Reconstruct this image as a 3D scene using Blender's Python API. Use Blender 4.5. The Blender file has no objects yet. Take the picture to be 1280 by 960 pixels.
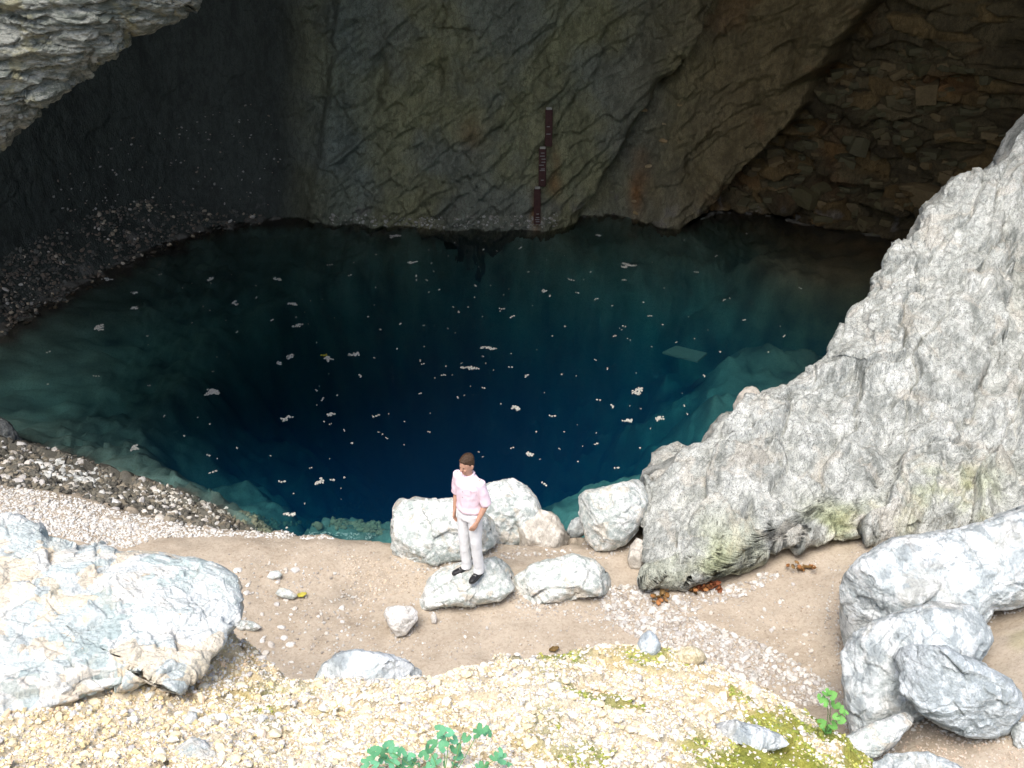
import bpy, math, random
import numpy as np
from mathutils import Vector, Matrix, Euler
from mathutils.bvhtree import BVHTree
random.seed(7)
RNG = np.random.default_rng(7)
scene = bpy.context.scene
COL = scene.collection
R = math.radians

# ------------------------------------------------------------------ camera, sky, sun, exposure
F = 1372.0                       # focal length in pixels of the 1280 wide photograph
PITCH = R(30.0)
CAMZ = 8.8                       # metres above the sand beside the pool
cd = bpy.data.cameras.new('camera'); cam = bpy.data.objects.new('camera', cd); COL.objects.link(cam)
cd.sensor_width = 36.0; cd.lens = 36.0 * F / 1280.0; cd.clip_start = 0.1; cd.clip_end = 2000
cam.location = (0, 0, CAMZ); cam.rotation_euler = (R(90) - PITCH, 0, 0)
scene.camera = cam
SUN_EL, SUN_AZ = 62.0, 200.0     # sun high behind the camera; azimuth clockwise from +Y
world = bpy.data.worlds.new("World"); scene.world = world; world.use_nodes = True
wn = world.node_tree.nodes; wl = world.node_tree.links
sky = wn.new('ShaderNodeTexSky'); sky.sky_type = 'NISHITA'; sky.sun_disc = False
sky.sun_elevation = R(SUN_EL); sky.sun_rotation = R(SUN_AZ); sky.dust_density = 3.0; sky.air_density = 1.0
wl.new(sky.outputs[0], wn['Background'].inputs[0]); wn['Background'].inputs[1].default_value = 0.15
sd = bpy.data.lights.new('sun', 'SUN'); sd.energy = 1.5; sd.angle = R(28); sd.color = (1.0, 0.96, 0.9)
sun = bpy.data.objects.new('sun', sd); COL.objects.link(sun)
_d = Vector((math.sin(R(SUN_AZ)) * math.cos(R(SUN_EL)), math.cos(R(SUN_AZ)) * math.cos(R(SUN_EL)), math.sin(R(SUN_EL))))
sun.rotation_euler = _d.to_track_quat('Z', 'Y').to_euler(); sun.location = (0, -10, 30)
scene.view_settings.view_transform = 'Standard'; scene.view_settings.look = 'None'
scene.view_settings.exposure = 1.15; scene.view_settings.gamma = 1.0
scene.render.engine = 'CYCLES'
scene.cycles.max_bounces = 8; scene.cycles.diffuse_bounces = 4; scene.cycles.transparent_max_bounces = 12
scene.cycles.volume_bounces = 0; scene.cycles.use_denoising = True
scene.cycles.caustics_reflective = False; scene.cycles.caustics_refractive = False

WATER = -2.5

# ------------------------------------------------------------------ photograph pixel -> place
SP, CP = math.sin(PITCH), math.cos(PITCH)
def raydir(u, v):
    u = np.asarray(u, float); v = np.asarray(v, float)
    yc = -(v - 480.0) / F
    return np.stack([(u - 640.0) / F + 0 * v, CP + yc * SP + 0 * u, -SP + yc * CP + 0 * u], -1)
def at_z(u, v, z):
    d = raydir(u, v); t = (z - CAMZ) / d[..., 2]
    p = d * t[..., None]; p[..., 2] += CAMZ; return p
def at_y(u, v, y):
    d = raydir(u, v); t = y / d[..., 1]
    p = d * np.asarray(t)[..., None]; p[..., 2] += CAMZ; return p
def project(p):
    x = p[..., 0]; y = p[..., 1]; z = p[..., 2] - CAMZ
    fw = y * CP - z * SP; up = y * SP + z * CP
    fw = np.maximum(fw, 0.01)
    return 640 + F * x / fw, 480 - F * up / fw

# ------------------------------------------------------------------ noise
def _hash(ix, iy, iz, seed):
    h = (ix.astype(np.int64) * 374761393 + iy.astype(np.int64) * 668265263 + iz.astype(np.int64) * 2147483647 + seed * 1274126177) & 0xFFFFFFFF
    h = ((h ^ (h >> 13)) * 1274126177) & 0xFFFFFFFF
    h = ((h ^ (h >> 16)) * 2246822519) & 0xFFFFFFFF
    return (h ^ (h >> 13)) & 0xFFFFFFFF
def vnoise(p, seed=0):
    i = np.floor(p).astype(np.int64); f = p - i
    w = f * f * f * (f * (f * 6 - 15) + 10)
    out = 0
    for dx in (0, 1):
        for dy in (0, 1):
            for dz in (0, 1):
                h = _hash(i[:, 0] + dx, i[:, 1] + dy, i[:, 2] + dz, seed)
                gx = ((h & 1023) / 511.5 - 1); gy = (((h >> 10) & 1023) / 511.5 - 1); gz = (((h >> 20) & 1023) / 511.5 - 1)
                g = gx * (f[:, 0] - dx) + gy * (f[:, 1] - dy) + gz * (f[:, 2] - dz)
                ww = (w[:, 0] if dx else 1 - w[:, 0]) * (w[:, 1] if dy else 1 - w[:, 1]) * (w[:, 2] if dz else 1 - w[:, 2])
                out = out + g * ww
    return out * 1.3
def fbm(p, octs=4, seed=0, gain=0.5, ridged=False):
    a = 1.0; s = 0; q = np.array(p, float)
    for k in range(octs):
        n = vnoise(q, seed + k * 17)
        s = s + a * ((1 - 2 * np.abs(n)) if ridged else n)
        a *= gain; q = q * 2.03 + 11.3
    return s
def facet(p, seed=0, tilt=1.0):
    """blocky relief: every cell has its own height and its own tilted plane. Returns (height, F2-F1, cell random)"""
    i = np.floor(p).astype(np.int64); n = len(p)
    f1 = np.full(n, 9.0); f2 = np.full(n, 9.0); hh = np.zeros(n); rr = np.zeros(n)
    for dx in (-1, 0, 1):
        for dy in (-1, 0, 1):
            for dz in (-1, 0, 1):
                cx, cy, cz = i[:, 0] + dx, i[:, 1] + dy, i[:, 2] + dz
                h = _hash(cx, cy, cz, seed)
                ox = (h & 1023) / 1023.; oy = ((h >> 10) & 1023) / 1023.; oz = ((h >> 20) & 1023) / 1023.
                vx, vy, vz = p[:, 0] - cx - ox, p[:, 1] - cy - oy, p[:, 2] - cz - oz
                d = vx * vx + vy * vy + vz * vz
                h2 = _hash(cx, cy, cz, seed + 101)
                tx = (h2 & 1023) / 511.5 - 1; ty = ((h2 >> 10) & 1023) / 511.5 - 1; tz = ((h2 >> 20) & 1023) / 511.5 - 1
                near = d < f1
                f2 = np.where(near, f1, np.minimum(f2, d))
                hh = np.where(near, ox * 2 - 1 + tilt * (tx * vx + ty * vy + tz * vz), hh)
                rr = np.where(near, oy, rr)
                f1 = np.where(near, d, f1)
    return hh, np.sqrt(f2) - np.sqrt(f1), rr
def sstep(x, a, b):
    t = np.clip((x - a) / (b - a), 0, 1); return t * t * (3 - 2 * t)
def tps(pts, vals, smooth=1e-3):
    pts = np.asarray(pts, float); vals = np.asarray(vals, float); n = len(pts)
    def phi(r2): return 0.5 * r2 * np.log(np.maximum(r2, 1e-9))
    K = phi(((pts[:, None] - pts[None]) ** 2).sum(-1)) + smooth * np.eye(n)
    P = np.c_[np.ones(n), pts]
    A = np.zeros((n + 3, n + 3)); A[:n, :n] = K; A[:n, n:] = P; A[n:, :n] = P.T
    w = np.linalg.solve(A, np.r_[vals, 0, 0, 0])
    def ev(q):
        out = np.empty(len(q))
        for k in range(0, len(q), 40000):
            c = q[k:k + 40000]
            out[k:k + 40000] = phi(((c[:, None] - pts[None]) ** 2).sum(-1)) @ w[:n] + w[n] + c @ w[n + 1:]
        return out
    return ev
def poly_dist(q, poly):
    """signed distance in the plane, positive inside"""
    poly = np.asarray(poly, float); a = poly; b = np.roll(poly, -1, 0)
    best = np.full(len(q), 1e18); inside = np.zeros(len(q), bool)
    for (ax, ay), (bx, by) in zip(a, b):
        ex, ey = bx - ax, by - ay; L = ex * ex + ey * ey + 1e-12
        t = np.clip(((q[:, 0] - ax) * ex + (q[:, 1] - ay) * ey) / L, 0, 1)
        d = (q[:, 0] - ax - t * ex) ** 2 + (q[:, 1] - ay - t * ey) ** 2
        best = np.minimum(best, d)
        cond = ((ay > q[:, 1]) != (by > q[:, 1]))
        xi = ax + (q[:, 1] - ay) * ex / (ey if abs(ey) > 1e-12 else 1e-12)
        inside ^= cond & (q[:, 0] < xi)
    d = np.sqrt(best); return np.where(inside, d, -d)

# ------------------------------------------------------------------ mesh helpers
def make_mesh(name, verts, faces, mat=None, smooth=True, tint=None, weld=None):
    verts = np.asarray(verts, np.float32); faces = np.asarray(faces, np.int32)
    k = faces.shape[1]; m = bpy.data.meshes.new(name)
    m.vertices.add(len(verts)); m.vertices.foreach_set('co', verts.ravel())
    m.loops.add(faces.size); m.loops.foreach_set('vertex_index', faces.ravel())
    m.polygons.add(len(faces)); m.polygons.foreach_set('loop_start', np.arange(0, faces.size, k, dtype=np.int32))
    m.polygons.foreach_set('loop_total', np.full(len(faces), k, np.int32))
    m.polygons.foreach_set('use_smooth', np.full(len(faces), smooth, bool))
    if tint is not None:
        a = m.color_attributes.new('tint', 'FLOAT_COLOR', 'POINT')
        c = np.ones((len(verts), 4), np.float32); c[:, :tint.shape[1]] = tint
        a.data.foreach_set('color', c.ravel())
    m.update(calc_edges=True)
    if mat: m.materials.append(mat)
    return m
def link(name, mesh, parent=None, loc=(0, 0, 0), label=None, cat=None, group=None, kind=None):
    o = bpy.data.objects.new(name, mesh); COL.objects.link(o); o.location = loc
    if parent is not None: o.parent = parent
    if label: o['label'] = label
    if cat: o['category'] = cat
    if group: o['group'] = group
    if kind: o['kind'] = kind
    return o
def grid_faces(nr, nc, flip=False):
    r, c = np.meshgrid(np.arange(nr - 1), np.arange(nc - 1), indexing='ij')
    a = (r * nc + c).ravel()
    f = np.stack([a, a + 1, a + nc + 1, a + nc], -1)
    return f[:, ::-1] if flip else f
def vnormals(v, f):
    n = np.zeros_like(v)
    e1 = v[f[:, 2]] - v[f[:, 0]]; e2 = v[f[:, 3 if f.shape[1] > 3 else 1]] - v[f[:, 1 if f.shape[1] > 3 else 0]]
    fn = np.cross(e1, e2)
    for k in range(f.shape[1]):
        for c in range(3): n[:, c] += np.bincount(f[:, k], fn[:, c], len(v))
    return n / np.maximum(np.linalg.norm(n, axis=1, keepdims=True), 1e-9)

# ------------------------------------------------------------------ materials
def new_mat(name):
    m = bpy.data.materials.new(name); m.use_nodes = True
    nt = m.node_tree; b = nt.nodes['Principled BSDF']; return m, nt, b
class N:
    def __init__(s, nt): s.nt = nt
    def node(s, t, **k):
        n = s.nt.nodes.new(t)
        for a, b in k.items(): setattr(n, a, b)
        return n
    def put(s, sock, v):
        if hasattr(v, 'is_output') or isinstance(v, bpy.types.NodeSocket): s.nt.links.new(v, sock)
        else:
            if isinstance(v, tuple) and len(v) == 3 and sock.type == 'RGBA': v = v + (1,)
            sock.default_value = v
    def pos(s, scale=(1, 1, 1), rot=(0, 0, 0), obj=False):
        if obj: src = s.node('ShaderNodeTexCoord').outputs['Object']
        else: src = s.node('ShaderNodeNewGeometry').outputs['Position']
        m = s.node('ShaderNodeMapping'); s.put(m.inputs[0], src)
        m.inputs['Scale'].default_value = scale; m.inputs['Rotation'].default_value = rot
        return m.outputs[0]
    def noise(s, vec, scale, detail=6, rough=0.6, dist=0.0):
        n = s.node('ShaderNodeTexNoise'); s.put(n.inputs['Vector'], vec)
        n.inputs['Scale'].default_value = scale; n.inputs['Detail'].default_value = detail
        n.inputs['Roughness'].default_value = rough; n.inputs['Distortion'].default_value = dist
        return n.outputs[0]
    def voro(s, vec, scale, feature='F1', out=0):
        n = s.node('ShaderNodeTexVoronoi', feature=feature); s.put(n.inputs['Vector'], vec)
        n.inputs['Scale'].default_value = scale
        return n.outputs[out]
    def ramp(s, fac, stops):
        n = s.node('ShaderNodeValToRGB'); s.put(n.inputs[0], fac); e = n.color_ramp.elements
        while len(e) < len(stops): e.new(0.5)
        for el, (p, c) in zip(e, stops):
            el.position = p; el.color = (c, c, c, 1) if isinstance(c, (int, float)) else tuple(c) + (1,)
        return n.outputs[0]
    def mix(s, fac, a, b, mode='MIX'):
        n = s.node('ShaderNodeMix', data_type='RGBA', blend_type=mode)
        s.put(n.inputs[0], fac); s.put(n.inputs[6], a); s.put(n.inputs[7], b); return n.outputs[2]
    def math(s, op, a, b=0.0, clamp=False):
        n = s.node('ShaderNodeMath', operation=op, use_clamp=clamp); s.put(n.inputs[0], a); s.put(n.inputs[1], b); return n.outputs[0]
    def bump(s, h, strength, dist, nrm=None):
        n = s.node('ShaderNodeBump'); n.inputs['Strength'].default_value = strength; n.inputs['Distance'].default_value = dist
        s.put(n.inputs['Height'], h)
        if nrm is not None: s.put(n.inputs['Normal'], nrm)
        return n.outputs[0]
    def attr(s, name, out=0):
        n = s.node('ShaderNodeAttribute'); n.attribute_name = name; return n.outputs[out]

def rock_mat(name, light, mid, dark, warm=None, warm_amt=0.5, moss=None, scale=1.0, speck=0.35, stretch=(1, 1, 1), rot=(0, 0, 0),
             bump=0.9, tint=False, rough=0.85, vein=0.5, contrast=1.0, cells=None, mottle=.85):
    m, nt, b = new_mat(name); n = N(nt)
    p = n.pos(stretch, rot)
    big = n.noise(p, 1.1 * scale, 5, 0.62, 0.6)
    c = n.ramp(big, [(0.5 - .18 / contrast, dark), (0.5, mid), (0.5 + .14 / contrast, light)])
    medn = n.noise(p, 6.0 * scale, 8, 0.7, 0.4)
    c = n.mix(n.ramp(medn, [(0.42, mottle), (0.495, 0.0), (0.6, 0.0)]), c, dark)
    c = n.mix(n.ramp(medn, [(0.505, 0.0), (0.58, mottle)]), c, light)
    if warm:
        wn_ = n.noise(n.pos(), 1.7 * scale, 4, 0.6, 0.8)
        c = n.mix(n.ramp(wn_, [(0.54, 0.0), (0.62, warm_amt)]), c, warm)
    if moss:
        mn = n.noise(n.pos(), 2.3 * scale, 6, 0.7, 0.5)
        c = n.mix(n.ramp(mn, [(0.56, 0.0), (0.63, 0.8)]), c, moss)
    if cells:
        wv = n.node('ShaderNodeVectorMath', operation='ADD'); n.put(wv.inputs[0], p); nz3 = n.node('ShaderNodeTexNoise'); n.put(nz3.inputs['Vector'], p); nz3.inputs['Scale'].default_value = 4; n.nt.links.new(nz3.outputs[1], wv.inputs[1])
        vc = n.node('ShaderNodeTexVoronoi'); n.nt.links.new(wv.outputs[0], vc.inputs['Vector']); vc.inputs['Scale'].default_value = cells[0]
        sx = n.node('ShaderNodeSeparateColor'); n.nt.links.new(vc.outputs['Color'], sx.inputs[0]); rp = n.node('ShaderNodeValToRGB'); n.nt.links.new(sx.outputs[0], rp.inputs[0]); rp.color_ramp.interpolation = 'CONSTANT'; e = rp.color_ramp.elements
        while len(e) < len(cells[1]): e.new(.5)
        for i_, cc in enumerate(cells[1]): e[i_].position = i_ / len(cells[1]); e[i_].color = tuple(cc) + (1,)
        c = n.mix(.70, c, rp.outputs[0])
    fine = n.noise(p, 42 * scale, 4, 0.7)
    c = n.mix(n.ramp(fine, [(0.36, speck), (0.49, 0.0), (0.62, 0.0)]), c, tuple(x * 0.35 for x in dark))
    ve = n.voro(p, 2.6 * scale, 'DISTANCE_TO_EDGE')
    vmask = n.math('MULTIPLY', n.ramp(ve, [(0.0, vein), (0.03, 0.0)]), n.ramp(big, [(0.45, 0.0), (0.55, 1.0)]))
    c = n.mix(vmask, c, tuple(x * 0.4 for x in dark))
    if tint: c = n.mix(1.0, c, n.attr('tint'), 'MULTIPLY')
    n.put(b.inputs['Base Color'], c); b.inputs['Roughness'].default_value = rough
    b.inputs['Specular IOR Level'].default_value = 0.25
    h = n.math('ADD', n.math('MULTIPLY', n.noise(p, 9 * scale, 10, 0.72, 0.3), 1.0), n.math('MULTIPLY', n.voro(p, 22 * scale), 0.25))
    n.put(b.inputs['Normal'], n.bump(h, bump, 0.05 / scale))
    return m

M = {}
M['white_rock'] = rock_mat('white_rock', (.80, .81, .78), (.62, .66, .63), (.38, .43, .41), warm=(.66, .54, .40), warm_amt=.45, speck=.45, scale=2.2, bump=.9)
M['left_rock'] = rock_mat('left_rock', (.72, .74, .71), (.52, .58, .55), (.30, .37, .36), warm=(.72, .54, .34), warm_amt=.6, speck=.3, scale=1.6, cells=(3.2, [(.72, .74, .71), (.44, .52, .50), (.76, .64, .46), (.60, .65, .62), (.78, .75, .68), (.72, .60, .44), (.54, .59, .57), (.74, .76, .73)]))
M['grey_rock'] = rock_mat('grey_rock', (.74, .77, .77), (.54, .59, .59), (.32, .36, .37), warm=(.60, .52, .40), warm_amt=.25, speck=.3, scale=1.2, rot=(.5, .3, .6), stretch=(1, .6, 1))
M['face_rock'] = rock_mat('face_rock', (.64, .655, .62), (.47, .487, .455), (.24, .255, .235), warm=(.62, .56, .47), warm_amt=.35, scale=1.3, speck=.85,
                          stretch=(1.6, 1.4, .6), rot=(R(-35), R(25), 0), tint=True, bump=1.0, contrast=1.1, mottle=.55)
M['over_rock'] = rock_mat('over_rock', (.25, .255, .225), (.16, .17, .145), (.08, .09, .075), warm=(.24, .22, .12), warm_amt=.6, scale=1.3, speck=.4, stretch=(.6, 1, 1.8), rot=(0, R(18), 0), bump=.9)  # darkened throughout to stand for the shade the ledge hangs in
M['cave_rock'] = rock_mat('cave_rock', (.78, .78, .78), (.60, .60, .60), (.38, .38, .38), scale=1.0, speck=.7, tint=True, stretch=(1.6, 1.2, .6), rot=(0, R(35), 0), bump=1.0, mottle=.5, rough=.75)

def stone_mat(name, cols, rough=.85):
    m, nt, b = new_mat(name); n = N(nt)
    rnd = n.node('ShaderNodeObjectInfo').outputs['Random']
    rp = n.node('ShaderNodeValToRGB'); n.put(rp.inputs[0], rnd); rp.color_ramp.interpolation = 'CONSTANT'; e = rp.color_ramp.elements
    while len(e) < len(cols): e.new(.5)
    for k, c in enumerate(cols): e[k].position = k / len(cols); e[k].color = tuple(c) + (1,)
    c = n.mix(n.ramp(n.noise(n.pos(), 18, 6, .7), [(.35, .5), (.6, 0.0)]), rp.outputs[0], tuple(x * .55 for x in cols[0]))
    n.put(b.inputs['Base Color'], c); b.inputs['Roughness'].default_value = rough
    b.inputs['Specular IOR Level'].default_value = 0.25
    n.put(b.inputs['Normal'], n.bump(n.noise(n.pos(), 45, 6, .7), .5, .01))
    return m
CREAM = [(.80, .71, .50), (.84, .79, .64), (.84, .82, .74), (.74, .60, .40), (.80, .74, .58), (.66, .67, .63), (.82, .68, .54), (.78, .68, .46)]
WHITES = [(.66, .62, .56), (.72, .70, .66), (.58, .54, .48), (.62, .60, .57), (.70, .66, .60), (.50, .48, .46)]
M['stones_warm'] = stone_mat('stones_warm', CREAM)
M['stones_pale'] = stone_mat('stones_pale', WHITES)
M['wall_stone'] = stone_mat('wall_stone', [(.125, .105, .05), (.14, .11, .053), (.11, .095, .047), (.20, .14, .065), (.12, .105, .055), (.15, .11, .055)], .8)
M['ochre_stone'] = stone_mat('ochre_stone', [(.42, .30, .14), (.40, .27, .13), (.45, .34, .19)], .85)
m, nt, b = new_mat('loose_gravel'); n = N(nt)
c = n.mix(n.ramp(n.noise(n.pos(), 30, 5, .7), [(.35, .45), (.6, 0.0)]), n.attr('tint'), (.25, .22, .18))
n.put(b.inputs['Base Color'], c); b.inputs['Roughness'].default_value = .85; b.inputs['Specular IOR Level'].default_value = .25
n.put(b.inputs['Normal'], n.bump(n.noise(n.pos(), 60, 4, .7), .4, .008))
M['gravel'] = m
# ground: sand with per-place tint (sand, wet silt, pool floor) and fine grit
m, nt, b = new_mat('sandy_ground'); n = N(nt)
t = n.attr('tint')
c = n.mix(n.ramp(n.noise(n.pos(), 2.2, 8, .65, .5), [(.35, .40), (.55, 0.0)]), t, (.62, .58, .52), 'MULTIPLY')
c = n.mix(n.ramp(n.noise(n.pos(), 26, 6, .75), [(.36, .55), (.52, 0.0)]), c, (.55, .52, .48), 'MULTIPLY')
gr = n.ramp(n.voro(n.pos(), 34), [(.10, 1.0), (.22, 0.0)])
gr = n.math('MULTIPLY', gr, n.ramp(n.noise(n.pos(), 1.6, 5, .7), [(.50, 0.0), (.62, .8)]))
c = n.mix(gr, c, n.mix(1.0, t, (1.5, 1.5, 1.55), 'MULTIPLY'))
n.put(b.inputs['Base Color'], c); b.inputs['Roughness'].default_value = .92; b.inputs['Specular IOR Level'].default_value = .2
h = n.math('ADD', n.noise(n.pos(), 14, 10, .75), n.math('MULTIPLY', gr, .25))
n.put(b.inputs['Normal'], n.bump(h, .55, .03))
M['ground'] = m
# mound: earthy grit with moss
m, nt, b = new_mat('mound_earth'); n = N(nt)
t = n.attr('tint')
c = n.mix(n.ramp(n.noise(n.pos(), 9, 8, .7), [(.35, .6), (.55, 0.0)]), t, (.8, .74, .64), 'MULTIPLY')
c = n.mix(n.ramp(n.noise(n.pos(), 60, 6, .75), [(.38, .6), (.55, 0.0)]), c, (.68, .64, .56), 'MULTIPLY')
n.put(b.inputs['Base Color'], c); b.inputs['Roughness'].default_value = .92; b.inputs['Specular IOR Level'].default_value = .2
n.put(b.inputs['Normal'], n.bump(n.noise(n.pos(), 30, 10, .75), .9, .03))
M['mound'] = m
# water
m, nt, b = new_mat('pool_water'); n = N(nt); nt.nodes.remove(b)
out = nt.nodes['Material Output']
fr = n.node('ShaderNodeFresnel'); fr.inputs[0].default_value = 1.33
bp = n.bump(n.noise(n.pos((1, 1, 1)), 2.2, 3, .5), .06, .05)
n.put(fr.inputs['Normal'], bp)
tr = n.node('ShaderNodeBsdfTransparent'); gl = n.node('ShaderNodeBsdfGlossy'); gl.inputs['Roughness'].default_value = .03; n.put(gl.inputs['Normal'], bp)
mx = n.node('ShaderNodeMixShader'); n.put(mx.inputs[0], fr.outputs[0]); n.put(mx.inputs[1], tr.outputs[0]); n.put(mx.inputs[2], gl.outputs[0])
n.put(out.inputs['Surface'], mx.outputs[0])
va = n.node('ShaderNodeVolumeAbsorption'); va.inputs['Color'].default_value = (.0, .60, .70, 1); va.inputs['Density'].default_value = .44
vs = n.node('ShaderNodeVolumeScatter'); vs.inputs['Color'].default_value = (.02, .30, .90, 1); vs.inputs['Density'].default_value = .06
ad = n.node('ShaderNodeAddShader'); n.put(ad.inputs[0], va.outputs[0]); n.put(ad.inputs[1], vs.outputs[0]); n.put(out.inputs['Volume'], ad.outputs[0])
M['water'] = m
def plain(name, col, rough=.7, var=.25, scale=20, bump=.2, metallic=0, col2=None):
    m, nt, b = new_mat(name); n = N(nt)
    c = n.mix(n.ramp(n.noise(n.pos(obj=True), scale, 6, .65), [(.35, 1.0), (.65, 0.0)]), col, col2 or tuple(x * (1 - var) for x in col))
    if 'leaf' in name: c = n.mix(n.node('ShaderNodeObjectInfo').outputs['Random'], c, (.55, .62, .45), 'MULTIPLY')
    n.put(b.inputs['Base Color'], c); b.inputs['Roughness'].default_value = rough; b.inputs['Metallic'].default_value = metallic
    b.inputs['Specular IOR Level'].default_value = .3
    n.put(b.inputs['Normal'], n.bump(n.noise(n.pos(obj=True), scale * 3, 5, .65), bump, .01))
    return m
M['foam'] = plain('pale_litter', (.62, .62, .56), .8, .35, 40)
M['yellow_leaf'] = plain('yellow_leaf', (.50, .44, .07), .6, .3, 30)
M['brown_leaf'] = plain('brown_leaf', (.30, .17, .07), .7, .4, 30)
M['red_leaf'] = plain('red_leaf', (.34, .11, .05), .7, .4, 30, col2=(.30, .10, .05))
M['orange_leaf'] = plain('orange_leaf', (.46, .21, .08), .7, .4, 30)
M['green_leaf'] = plain('green_leaf', (.15, .44, .24), .55, .35, 25)
M['bright_leaf'] = plain('bright_leaf', (.18, .44, .10), .55, .3, 25)
M['stem'] = plain('stem', (.14, .26, .08), .6)
M['gauge'] = plain('rusty_board', (.085, .035, .028), .6, .4, 9, .4)
M['mark'] = plain('white_marking', (.33, .32, .30), .6, .3)
M['bolt'] = plain('pale_cap', (.50, .48, .40), .6, .3)
M['plank'] = plain('sunken_plank', (.12, .21, .19), .7, .2, 6)
M['skin'] = plain('skin', (.52, .30, .21), .5, .12, 14, .1)
M['shirt'] = plain('pink_shirt', (.86, .70, .78), .8, .06, 10, .3)
M['trousers'] = plain('pale_trousers', (.80, .82, .84), .85, .08, 10, .3)
M['shoe'] = plain('black_shoe', (.018, .018, .02), .45, .3, 30, .3)
M['sole'] = plain('dark_sole', (.05, .05, .05), .7)
M['hair'] = plain('brown_hair', (.07, .04, .022), .6, .4, 60, .6)
M['belt'] = plain('belt', (.16, .10, .08), .5)
M['lace'] = plain('lace', (.5, .5, .48), .7)
M['lip'] = plain('lip', (.42, .17, .14), .5)
M['eye'] = plain('eye', (.06, .04, .03), .2)

# ------------------------------------------------------------------ shoreline
far_px = [(0, 425), (60, 388), (130, 350), (200, 315), (270, 290), (340, 279), (420, 278), (520, 283), (600, 286), (680, 283), (715, 274),
          (745, 270), (790, 274), (850, 283), (900, 268), (960, 272), (1020, 287), (1070, 294), (1105, 303)]
far_w = [tuple(at_z(u, v, WATER)[:2]) for u, v in far_px]
left_px = [(-60, 520), (20, 546), (100, 572), (165, 594), (230, 614), (285, 640), (308, 660)]
left_w = [tuple(at_z(u, v, WATER)[:2]) for u, v in left_px]
shore = ([(-13.3, 20.0)] + far_w + [(11.3, 26), (11, 23.5), (9.5, 20), (7.5, 17.6), (5.0, 16.3), (3.4, 15.2), (2.2, 14.4), (1.0, 13.7), (-.4, 13.1), (-2.1, 13.0), (-3.3, 13.5)]
         + left_w[::-1])
# ------------------------------------------------------------------ ground and pool basin
g_px = [(0, 618, .25), (60, 622, .15), (100, 632, .1), (200, 655, 0), (300, 664, 0), (400, 668, 0), (480, 673, 0), (0, 680, .5), (150, 680, .15), (350, 720, 0), (350, 800, 0),
        (450, 720, -.05), (450, 800, 0), (560, 760, 0), (640, 680, 0), (700, 690, 0), (640, 800, .0), (720, 780, 0), (850, 780, .05), (800, 720, 0),
        (900, 720, .1), (1000, 690, .25), (1100, 660, .45), (1200, 648, .6), (1280, 635, .75), (1000, 780, .15), (1030, 850, .2), (950, 850, .1),
        (1260, 790, 1.15), (1240, 840, 1.2), (1150, 930, 1.1), (1250, 940, 1.3), (1060, 930, .7), (1380, 760, 1.6), (1400, 640, 1.2),
        (0, 590, -.15), (60, 597, -.3), (120, 612, -.5), (200, 640, -.5)]
pts, vals = [], []
for u, v, z in g_px:
    p = at_z(u, v, z); pts.append(p[:2]); vals.append(z)
for p in left_w: pts.append(p); vals.append(WATER)
for x, y, z in [(-10, 6, .8), (-15, 8, 1.5), (-15, 14, .5), (-6, 3, .2), (0, 5, 0), (0, 0, 0), (4, 3, .6), (9, 4, 1.8), (14, 6, 2.4), (12, 12, 1.8), (14, 16, 1.5), (1, 13.7, WATER),
                (-2.1, 13.0, WATER), (-.4, 13.1, WATER), (2.2, 12.6, -.4), (2.2, 14.4, WATER), (3.4, 15.2, WATER), (5, 16.3, WATER), (7.5, 17.6, WATER), (9.5, 20, WATER), (-13.3, 18.5, WATER), (0, -4, 0), (-15, -4, 1), (15, -4, 2)]:
    pts.append((x, y)); vals.append(z)
land = tps(pts, vals, 0.02)
def axis(segs):
    out = []
    for a, b, s in segs: out += list(np.arange(a, b, s))
    return np.array(out + [segs[-1][1]])
def ground_base(q):
    d = poly_dist(q, shore)
    q3 = np.c_[q, np.zeros(len(q))]
    L = np.maximum(land(q), WATER + .0)
    zl = WATER + (L - WATER) * sstep(-d, 0, .5) - .05 + .25 * sstep(-d, 0, 1.5)* (L < -1.5)
    # basin
    e = np.sqrt(((q[:, 0] + .9) / 6.1) ** 2 + ((q[:, 1] - 21.0) / 6.5) ** 2) + .10 * fbm(q3 * .3, 2, 5) 
    e2 = np.sqrt(((q[:, 0] - 4.5) / 4.0) ** 2 + ((q[:, 1] - 23.2) / 3.0) ** 2) + .15 * fbm(q3 * .4, 3, 9)
    dep = .10 + .30 * np.minimum(d, 2.6) + 8.5 * (1 - sstep(e, .45, 1.12)) + 3.4 * (1 - sstep(e2, .4, 1.15))
    for cx_, cy_, ra_, rb_, cap_, sl_ in [(-2.9, 15.8, 1.1, .9, 1.0, 3.0), (2.6, 17.0, 2.4, 1.4, 1.3, 2.2), (6.6, 21.0, 2.4, 3.2, 1.3, 2.6), (8.8, 26.6, 3.0, 1.5, .35, 2.2), (-5.9, 17.4, 1.5, 1.2, 1.5, 2.6), (-9.5, 19.5, 2.8, 3.0, 1.2, 2.5)]:
        r__ = np.sqrt(((q[:, 0] - cx_) / ra_) ** 2 + ((q[:, 1] - cy_) / rb_) ** 2) + .15 * fbm(q3 * .8, 3, 15); dep = np.minimum(dep, cap_ + sl_ * np.maximum(r__ - .8, 0))
    if 0: dep = dep * (1 - .8 * np.exp(-((q[:, 0] + 2.8) ** 2 + (q[:, 1] - 15.5) ** 2) / 1.3)) * (1 - .75 * np.exp(-((q[:, 0] - 1.6) ** 2 / 4 + (q[:, 1] - 16.2) ** 2 / 1.5)))
    dep = dep * (1 + .22 * fbm(q3 * .7, 4, 33)) + (.18 * fbm(q3 * .9, 4, 3) + .10 * fbm(q3 * 2.6, 4, 4)) * sstep(d, .3, 2)
    return np.where(d > 0, WATER - dep, zl), d
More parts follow.
